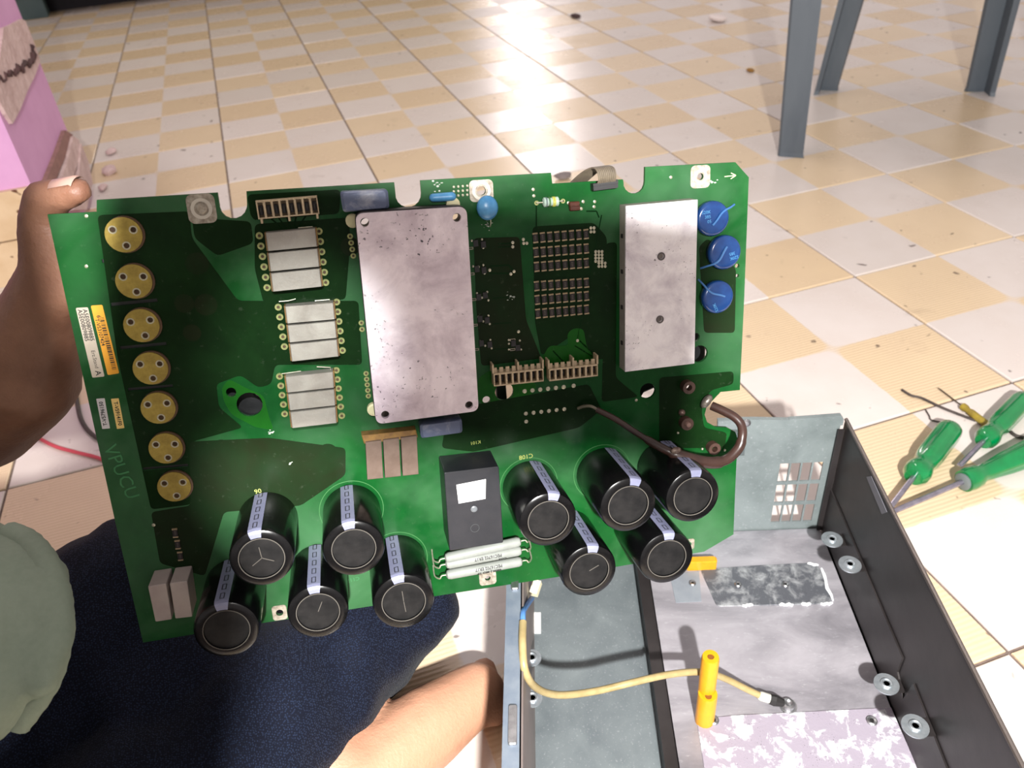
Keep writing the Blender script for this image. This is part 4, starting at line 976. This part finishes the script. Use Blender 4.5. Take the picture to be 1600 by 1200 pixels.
# ------------------------------------------------------------------ the person holding the board
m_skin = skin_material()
W = lambda *a: Vector(a)
OFF = W(-0.11, -0.15, 0)
sh = W(0.945, -1.285, 0.55) + OFF; el = deep(-260, 690, 0.60)
chest = W(1.06, -1.16, 0.50) + OFF; pelvis = W(1.08, -1.13, 0.13) + OFF; neck = W(1.06, -1.15, 0.64) + OFF; head = W(1.03, -1.135, 0.80) + OFF
waist = W(1.07, -1.15, 0.32) + OFF; rsh = W(1.10, -1.0, 0.55) + OFF
kl = deep(220, 935, 0.63); hipr = deep(-480, 2000, 0.37); hipl = hipr + W(-0.08, -0.15, 0.0); kr = deep(580, 985, 0.67)
body = MB()
# trunk, neck, head
body.cone(pelvis, 0.125, waist, 0.115); body.cone(waist, 0.115, chest, 0.125)
body.cone(sh, 0.05, chest, 0.09); body.cone(rsh, 0.05, chest, 0.09); body.cone(chest, 0.06, neck, 0.052)
body.ball(head, 0.085, 20, (1.05, 0.88, 1.28)); body.cone(neck, 0.052, head - W(0, 0, 0.05), 0.05)
fd = W(-0.85, 0.52, 0); sd = W(0.52, 0.85, 0)
body.cone(head + fd * 0.086 + W(0, 0, 0.005), 0.010, head + fd * 0.102 - W(0, 0, 0.022), 0.014)
body.ball(head + fd * 0.06 - W(0, 0, 0.075), 0.035)
for s_ in (-1, 1):
    body.ball(head + sd * 0.078 * s_, 0.02, 10, (0.9, 0.6, 1.4)); body.ball(head + fd * 0.075 + sd * 0.03 * s_ + W(0, 0, 0.0), 0.014)
body.cone(head + fd * 0.084 - sd * 0.02 - W(0, 0, 0.052), 0.008, head + fd * 0.084 + sd * 0.02 - W(0, 0, 0.052), 0.008)
# left arm to the board
wr = deep(66, 500, 0.512)
body.cone(sh, 0.052, el, 0.043); body.cone(el, 0.044, deep(-40, 640, 0.565), 0.045); body.cone(deep(-40, 640, 0.565), 0.045, deep(30, 590, 0.535), 0.0385); body.cone(deep(30, 590, 0.535), 0.0385, wr, 0.028)
thenar = deep(82, 425, 0.490); mcp = deep(66, 352, 0.474)
body.cone(wr, 0.028, thenar, 0.0185); body.cone(thenar, 0.0185, mcp, 0.0140)
body.cone(mcp, 0.0135, deep(66, 312, 0.464), 0.0115); body.cone(deep(66, 312, 0.464), 0.0115, deep(100, 303, 0.459), 0.0098); body.cone(deep(100, 303, 0.459), 0.0098, deep(122, 298, 0.456), 0.0086)
palm = []
for i, (py, ly) in enumerate(((372, 1.0), (400, 1.08), (432, 1.02), (462, 0.86))):
    k0 = Bw(100, py, -0.022); palm.append(k0)
    body.cone(wr, 0.024, k0, 0.0125); body.cone(thenar, 0.015, k0, 0.0115)
    k1 = Bw(100 + 62 * ly, py + 4, -0.016); k2 = Bw(100 + 98 * ly, py + 8, -0.0115); k3 = Bw(100 + 122 * ly, py + 12, -0.0108)
    body.cone(k0, 0.0115, k1, 0.0088); body.cone(k1, 0.0088, k2, 0.0080); body.cone(k2, 0.0080, k3, 0.0070)
# right arm: unseen behind the lens, thickened to shade board and left arm
def lens(x, y, z): return CAM + RT @ Vector((x, y, z))
re = W(1.20, -1.13, 0.40); rw_ = lens(-0.068, 0.140, -0.048); rp = lens(-0.085, 0.075, -0.044)
body.cone(rsh, 0.05, re, 0.042); body.cone(re, 0.042, rw_, 0.034); body.cone(rw_, 0.034, rp, 0.028); body.cone(rw_, 0.032, lens(-0.050, 0.085, -0.048), 0.022)
body.cone(rp, 0.028, lens(-0.108, 0.020, -0.044), 0.025); body.cone(lens(-0.108, 0.020, -0.044), 0.024, lens(-0.108, -0.020, -0.044), 0.021)
body.cone(rp, 0.026, lens(-0.050, 0.085, -0.048), 0.020); body.cone(lens(-0.108, 0.020, -0.044), 0.020, lens(-0.060, 0.055, -0.048), 0.016)
for i in range(4):
    y_ = 0.036 - 0.034 * i; k0 = lens(-0.118, y_, -0.042); k1 = lens(-0.128, y_ - 0.004, -0.020); k2 = lens(-0.104, y_ - 0.006, -0.009)
    body.cone(lens(-0.108, y_ * 0.6, -0.044), 0.018, k0, 0.0115); body.cone(k0, 0.0115, k1, 0.0105); body.cone(k1, 0.0105, k2, 0.0065)
body.cone(lens(-0.060, 0.055, -0.048), 0.016, lens(-0.050, 0.020, -0.046), 0.0115); body.cone(lens(-0.050, 0.020, -0.046), 0.0115, lens(-0.042, -0.004, -0.040), 0.009)
# legs: left shin crosses under the right thigh, its bare foot shows
f0, f1, f2 = at(552, 1226, 0.044), at(668, 1136, 0.034), at(744, 1082, 0.027)
body.cone(hipl, 0.09, kl, 0.052); body.cone(kl - W(0, 0, 0.02), 0.040, f0, 0.036)
body.cone(f0, 0.037, f1, 0.0325); body.cone(f1, 0.0325, f2, 0.0255)
fdv = (f2 - f0); fdv.z = 0; fdv.normalize(); fs = W(-fdv.y, fdv.x, 0)
for i in range(5):
    t0 = f2 + fs * (0.020 - 0.010 * i) - W(0, 0, 0.010); body.cone(t0, 0.011, t0 + fdv * (0.026 - 0.003 * i) - W(0, 0, 0.006), 0.0095 if i else 0.0115)
body.cone(hipr, 0.085, kr, 0.042); rf = at(330, 1120, 0.05); body.cone(kr, 0.034, rf, 0.032); body.cone(rf, 0.034, rf + W(0.02, -0.14, -0.01), 0.028)
body.v = [W(q.x, q.y, max(q.z, 0.0015)) for q in body.v]
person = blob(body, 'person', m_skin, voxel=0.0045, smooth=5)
tag(person, 'seated person in dark blue trousers and pale grey-green shirt holding the circuit board', 'person')
# thumbnail
tn = deep(94, 292, 0.4475); td = (deep(122, 287, 0.446) - deep(72, 296, 0.450)).normalized(); vw = (CAM - tn).normalized()
up = (RT @ Vector((0, -1, 0))); nz = (vw * 0.55 + up * 0.85); nz = (nz - td * nz.dot(td)).normalized(); mm_ = frame(td, nz.cross(td), nz, deep(107, 301, 0.4578) + nz * 0.0078)
mb = MB(); rings = []
for k in range(7):
    a = -0.85 + 1.7 * k / 6; rings.append([Vector((x * (1 - 0.12 * abs(a) ** 3 * (1 if x > 0 else 0.4)), 0.0093 * math.sin(a), 0.0093 * math.cos(a) - 0.0093 + dz)) for x, dz in ((-0.0068, 0.0), (-0.0060, 0.0008), (0.0078, 0.0008), (0.0092, -0.0002))])
mb.loft(rings, False, False).build('thumbnail', mat('nail', (176, 142, 130), rough=0.35), person, smooth=60, matrix=mm_)
# hair
hair = MB(); hair.ball(head - fd * 0.012 + W(0, 0, 0.028), 0.088, 20, (1.05, 0.95, 1.15)); hair.v = [q - fd * max(0, (q - head).dot(fd) - 0.045 - 0.0 * q.z) * (1 if q.z < head.z + 0.075 else 0.4) for q in hair.v]
hair.build('hair', mat('black_hair', (22, 18, 16), (34, 28, 24), 0.6, vscale=90, bump=0.6, bscale=300), person, smooth=60)
# trousers
m_trous = fabric('navy_mesh_cloth', (16, 19, 31), (32, 41, 62), 700, 0.4, 0.75, True)
tr_ = MB()
tr_.cone(pelvis, 0.14, hipl, 0.12); tr_.cone(pelvis, 0.14, hipr, 0.11)
tr_.cone(hipl, 0.118, kl, 0.068); tr_.cone(hipr, 0.105, kr, 0.054); tr_.cone(kl, 0.066, deep(330, 1010, 0.68), 0.05)
tr_.cone(kr, 0.052, deep(440, 1090, 0.66), 0.045); tr_.cone(kr, 0.05, deep(620, 950, 0.68), 0.052)
tr_.cone(deep(330, 1010, 0.68), 0.05, kr - W(0, 0, 0.02), 0.05); tr_.cone(deep(260, 1100, 0.60), 0.07, deep(440, 1080, 0.66), 0.06)
tr_.v = [W(q.x, q.y, max(q.z, 0.002)) for q in tr_.v]
def folds_t(p): return 0.010 * noise.noise(Vector((p.x * 9 + p.y * 14, p.y * 9 - p.x * 6, p.z * 7))) + 0.006 * noise.noise(Vector((p.x * 14 + p.y * 34, p.y * 30 - p.x * 16, p.z * 12)))
blob(tr_, 'trousers', m_trous, person, 0.007, 10, folds_t)
# shirt with a rolled hem
m_shirt = fabric('grey_green_knit', (126, 140, 124), (150, 162, 146), 330, 0.35, 0.9)
s0 = deep(-4, 955, 0.44); s1 = deep(-36, 880, 0.47); s2 = deep(-85, 1090, 0.40)
st_ = MB(); st_.cone(pelvis + W(0, 0, 0.06), 0.145, waist, 0.135); st_.cone(waist, 0.135, chest, 0.14); st_.cone(sh, 0.062, chest, 0.10); st_.cone(rsh, 0.062, chest, 0.10)
st_.cone(sh, 0.064, sh.lerp(el, 0.55), 0.062); st_.cone(rsh, 0.064, rsh.lerp(re, 0.6), 0.060)
st_.cone(s0, 0.034, waist + W(-0.03, 0.02, -0.04), 0.12); st_.cone(s1, 0.028, s0, 0.036); st_.cone(s2, 0.034, s0, 0.036); st_.cone(s1, 0.028, waist, 0.11); st_.cone(s2, 0.034, waist, 0.12)
hem = [deep(*q) for q in ((48, 862, 0.462), (78, 896, 0.442), (92, 946, 0.428), (90, 1006, 0.415), (74, 1062, 0.405))]
for a, c in zip(hem, hem[1:]): st_.cone(a, 0.0105, c, 0.0105)
def folds_s(p): return 0.006 * noise.noise(p * 16) + 0.003 * noise.noise(p * 40)
shirt = blob(st_, 'shirt', m_shirt, person, 0.006, 8, folds_s)
hp = spline([deep(*q) for q in ((14, 836, 0.468), (44, 850, 0.461), (72, 886, 0.444), (89, 940, 0.431), (88, 1000, 0.419), (70, 1064, 0.412), (24, 1130, 0.41))], 10)
MB().tube(hp, [0.0078 * (1 + 0.03 * math.sin(k * 1.9)) for k in range(len(hp))], 14).build('hem', m_shirt, shirt, smooth=70)

# ------------------------------------------------------------------ screwdrivers
m_grn = N('green_acetate'); v = m_grn.coord(); f = m_grn.ramp(m_grn.noise(v, 60, 3), 0.3, 0.7)
m_grn.set(col=m_grn.mix(f, s2l((0, 172, 96)), s2l((0, 146, 78))), rough=0.12, trans=0.6, ior=1.45, coat=0.8); m_grn = m_grn.m
m_shaft = mat('chromed_shaft', (150, 146, 160), (176, 172, 186), 0.25, 0.85, vscale=120)
def driver(butt, front, shaft_len, r, label, style, group='green screwdrivers on the floor', collar=False):
    a, c = Vector(butt), Vector(front); m = align(a, c); Lh = (c - a).length
    root = empty('screwdriver', m)
    if style == 'ball':
        prof = [(0.3, 0), (0.72, 0.012), (0.92, 0.05), (1.0, 0.12), (1.0, 0.56), (0.94, 0.66), (0.82, 0.73), (0.80, 0.77), (0.92, 0.83), (0.98, 0.88), (0.92, 0.95), (0.66, 1.0), (0.2, 1.0)]
    else:
        prof = [(0.3, 0), (0.8, 0.01), (0.98, 0.04), (1.0, 0.14), (0.96, 0.34), (0.82, 0.58), (0.62, 0.78), (0.60, 0.84), (0.78, 0.88), (0.82, 0.95), (0.76, 1.0), (0.2, 1.0)]
    fl_ = lambda ang, z: 1 - 0.13 * (0.5 + 0.5 * math.cos(ang * 6)) ** 2 * (1 if 0.08 * Lh < z < 0.72 * Lh else 0)
    MB().lathe([(q * r, z * Lh) for q, z in prof], 36, None, fl_).build('handle', m_grn, root, smooth=50)
    if collar: MB().lathe([(r * 0.6, Lh), (r * 0.62, Lh + 0.002), (r * 0.5, Lh + 0.003), (r * 0.2, Lh + 0.003)], 20).build('collar', mat('grey_collar', (104, 112, 112), rough=0.5), root, smooth=40)
    rs = 0.0030
    MB().lathe([(rs, Lh - 0.01), (rs, Lh + shaft_len - 0.012), (rs * 0.8, Lh + shaft_len - 0.004), (rs * 0.5, Lh + shaft_len)], 12).build('shaft', m_shaft, root, smooth=40)
    MB().box((0, 0, Lh + shaft_len - 0.004), (rs * 1.9, rs * 0.5, 0.010)).build('tip', m_shaft, root)
    tag(root, label, 'screwdriver', group); return root
driver(at(1487, 668, 0.0145), at(1427, 746, 0.0145), 0.062, 0.0145, 'green screwdriver nearest the enclosure wall, with a rounded butt and ball neck', 'ball')
driver(at(1602, 622, 0.0130), at(1536, 690, 0.0130), 0.055, 0.0130, 'rear green screwdriver whose short shaft points at the other handles', 'ball')
driver(at(1660, 686, 0.0150), at(1506, 752, 0.0130), 0.098, 0.0155, 'green screwdriver with long tapered handle and grey collar, frontmost of the three', 'taper', collar=True)
# yellow test probe and black wire scraps
p0, p1 = at(1503, 634, 0.005), at(1548, 668, 0.005); m = align(p0, p1); Lh = (p1 - p0).length
pr = empty('test_probe', m)
MB().lathe([(0.002, 0), (0.0045, 0.001), (0.0046, 0.006), (0.0032, 0.010), (0.0044, 0.014), (0.0044, Lh), (0.0024, Lh + 0.006)], 16).build('grip', mat('old_yellow', (150, 130, 40), (112, 94, 40), 0.5, vscale=60), pr, smooth=40)
MB().lathe([(0.0008, 0), (0.0008, -0.035), (0.0003, -0.040)], 8).build('needle', mat('dark_needle', (80, 70, 56), rough=0.4, metal=0.6), pr)
tag(pr, 'thin yellow test probe with a dark needle lying behind the screwdrivers', 'probe')
m_wire = mat('dark_wire', (52, 44, 42), (70, 60, 56), 0.6)
def lead(name, pts, r, m, label, cat, z=None):
    z = r if z is None else z; o = MB().tube(spline([at(*q, z) for q in pts], 6), r, 8).build(name, m, smooth=True); tag(o, label, cat); return o
lead('wire_scrap', ((1409, 609), (1424, 618), (1440, 622), (1470, 636), (1500, 648), (1524, 657)), 0.0016, m_wire, 'dark wire scrap on the tile joint beside the yellow probe', 'wire')
lead('wire_scrap', ((1446, 640), (1452, 650), (1455, 656), (1472, 660)), 0.0009, m_wire, 'short bent wire scrap above the nearest screwdriver handle', 'wire')
lead('wire_scrap', ((1576, 672), (1586, 680), (1600, 684)), 0.0020, m_wire, 'dark wire scrap between the two right-hand screwdriver handles', 'wire')
lead('red_lead', ((30, 660), (56, 681), (85, 697), (120, 707), (160, 718), (205, 742)), 0.0024, mat('red_rubber', (196, 70, 84), rough=0.4), 'red test lead on the tiles behind the left edge of the board', 'cable')
lead('black_lead', ((116, 600), (121, 632), (127, 656), (140, 675), (160, 688), (200, 700)), 0.0030, m_wire, 'dark grey lead curving on the tiles behind the left edge of the board', 'cable')
# litter on the far tiles
def scrap(name, px, py, r, m, label, cat, sq=(1.6, 1, 0.35)):
    mb = MB(); mb.ball((0, 0, 0), r, 10, sq); mb.v = [q * (1 + 0.4 * noise.noise(q * 40 + Vector((px, 0, 0)))) for q in mb.v]
    p = at(px, py, 0); p.z = -min(q.z for q in mb.v); tag(mb.build(name, m, matrix=Matrix.Translation(p)), label, cat)
scrap('paper_scrap', 1122, 33, 0.026, mat('white_paper', (226, 214, 210), rough=0.7), 'crumpled white paper scrap on the far tiles left of the chair', 'paper')
scrap('dirt_clod', 900, 27, 0.016, m_mortar, 'dark clod of dirt on the far tiles above the board', 'dirt')
scrap('ochre_crumb', 1172, 112, 0.010, mat('ochre_crumb', (140, 100, 40), rough=0.8), 'ochre crumb on the tiles left of the nearest chair leg', 'dirt', (1.3, 1, 0.4))
scrap('grey_scrap', 880, 278, 0.012, mat('grey_scrap', (120, 110, 108), rough=0.7), 'grey scrap on the tiles just behind the ribbon cable', 'litter', (1.2, 1.6, 0.5))

# ------------------------------------------------------------------ unseen phone, enlarged to cast the shadow on the board
ca, sa = math.cos(0.10), math.sin(0.10)
ph = empty('smartphone', frame(RT @ Vector((ca, sa, 0)), RT @ Vector((sa, -ca, 0)), RT @ Vector((0, 0, -1)), lens(0.014, 0.001, -0.022)))
MB().prism(rrect(-0.098, -0.042, 0.098, 0.042, 0.010), -0.004, 0.004, 0.0008).build('case', m_black, ph)
MB().prism(rrect(-0.093, -0.038, 0.093, 0.038, 0.006), 0.0040, 0.0043).build('screen', mat('phone_glass', (12, 12, 14), rough=0.1), ph)
MB().lathe([(0.009, 0.0), (0.009, 0.010), (0.007, 0.011), (0.0055, 0.0095), (0.0005, 0.0095)], 20, Matrix.Translation((-0.014, 0.0, 0)) @ Matrix.Rotation(PI, 4, 'X')).build('lens_ring', m_black, ph)
tag(ph, 'unseen black smartphone in the right hand, enlarged to shade the circuit board', 'phone')
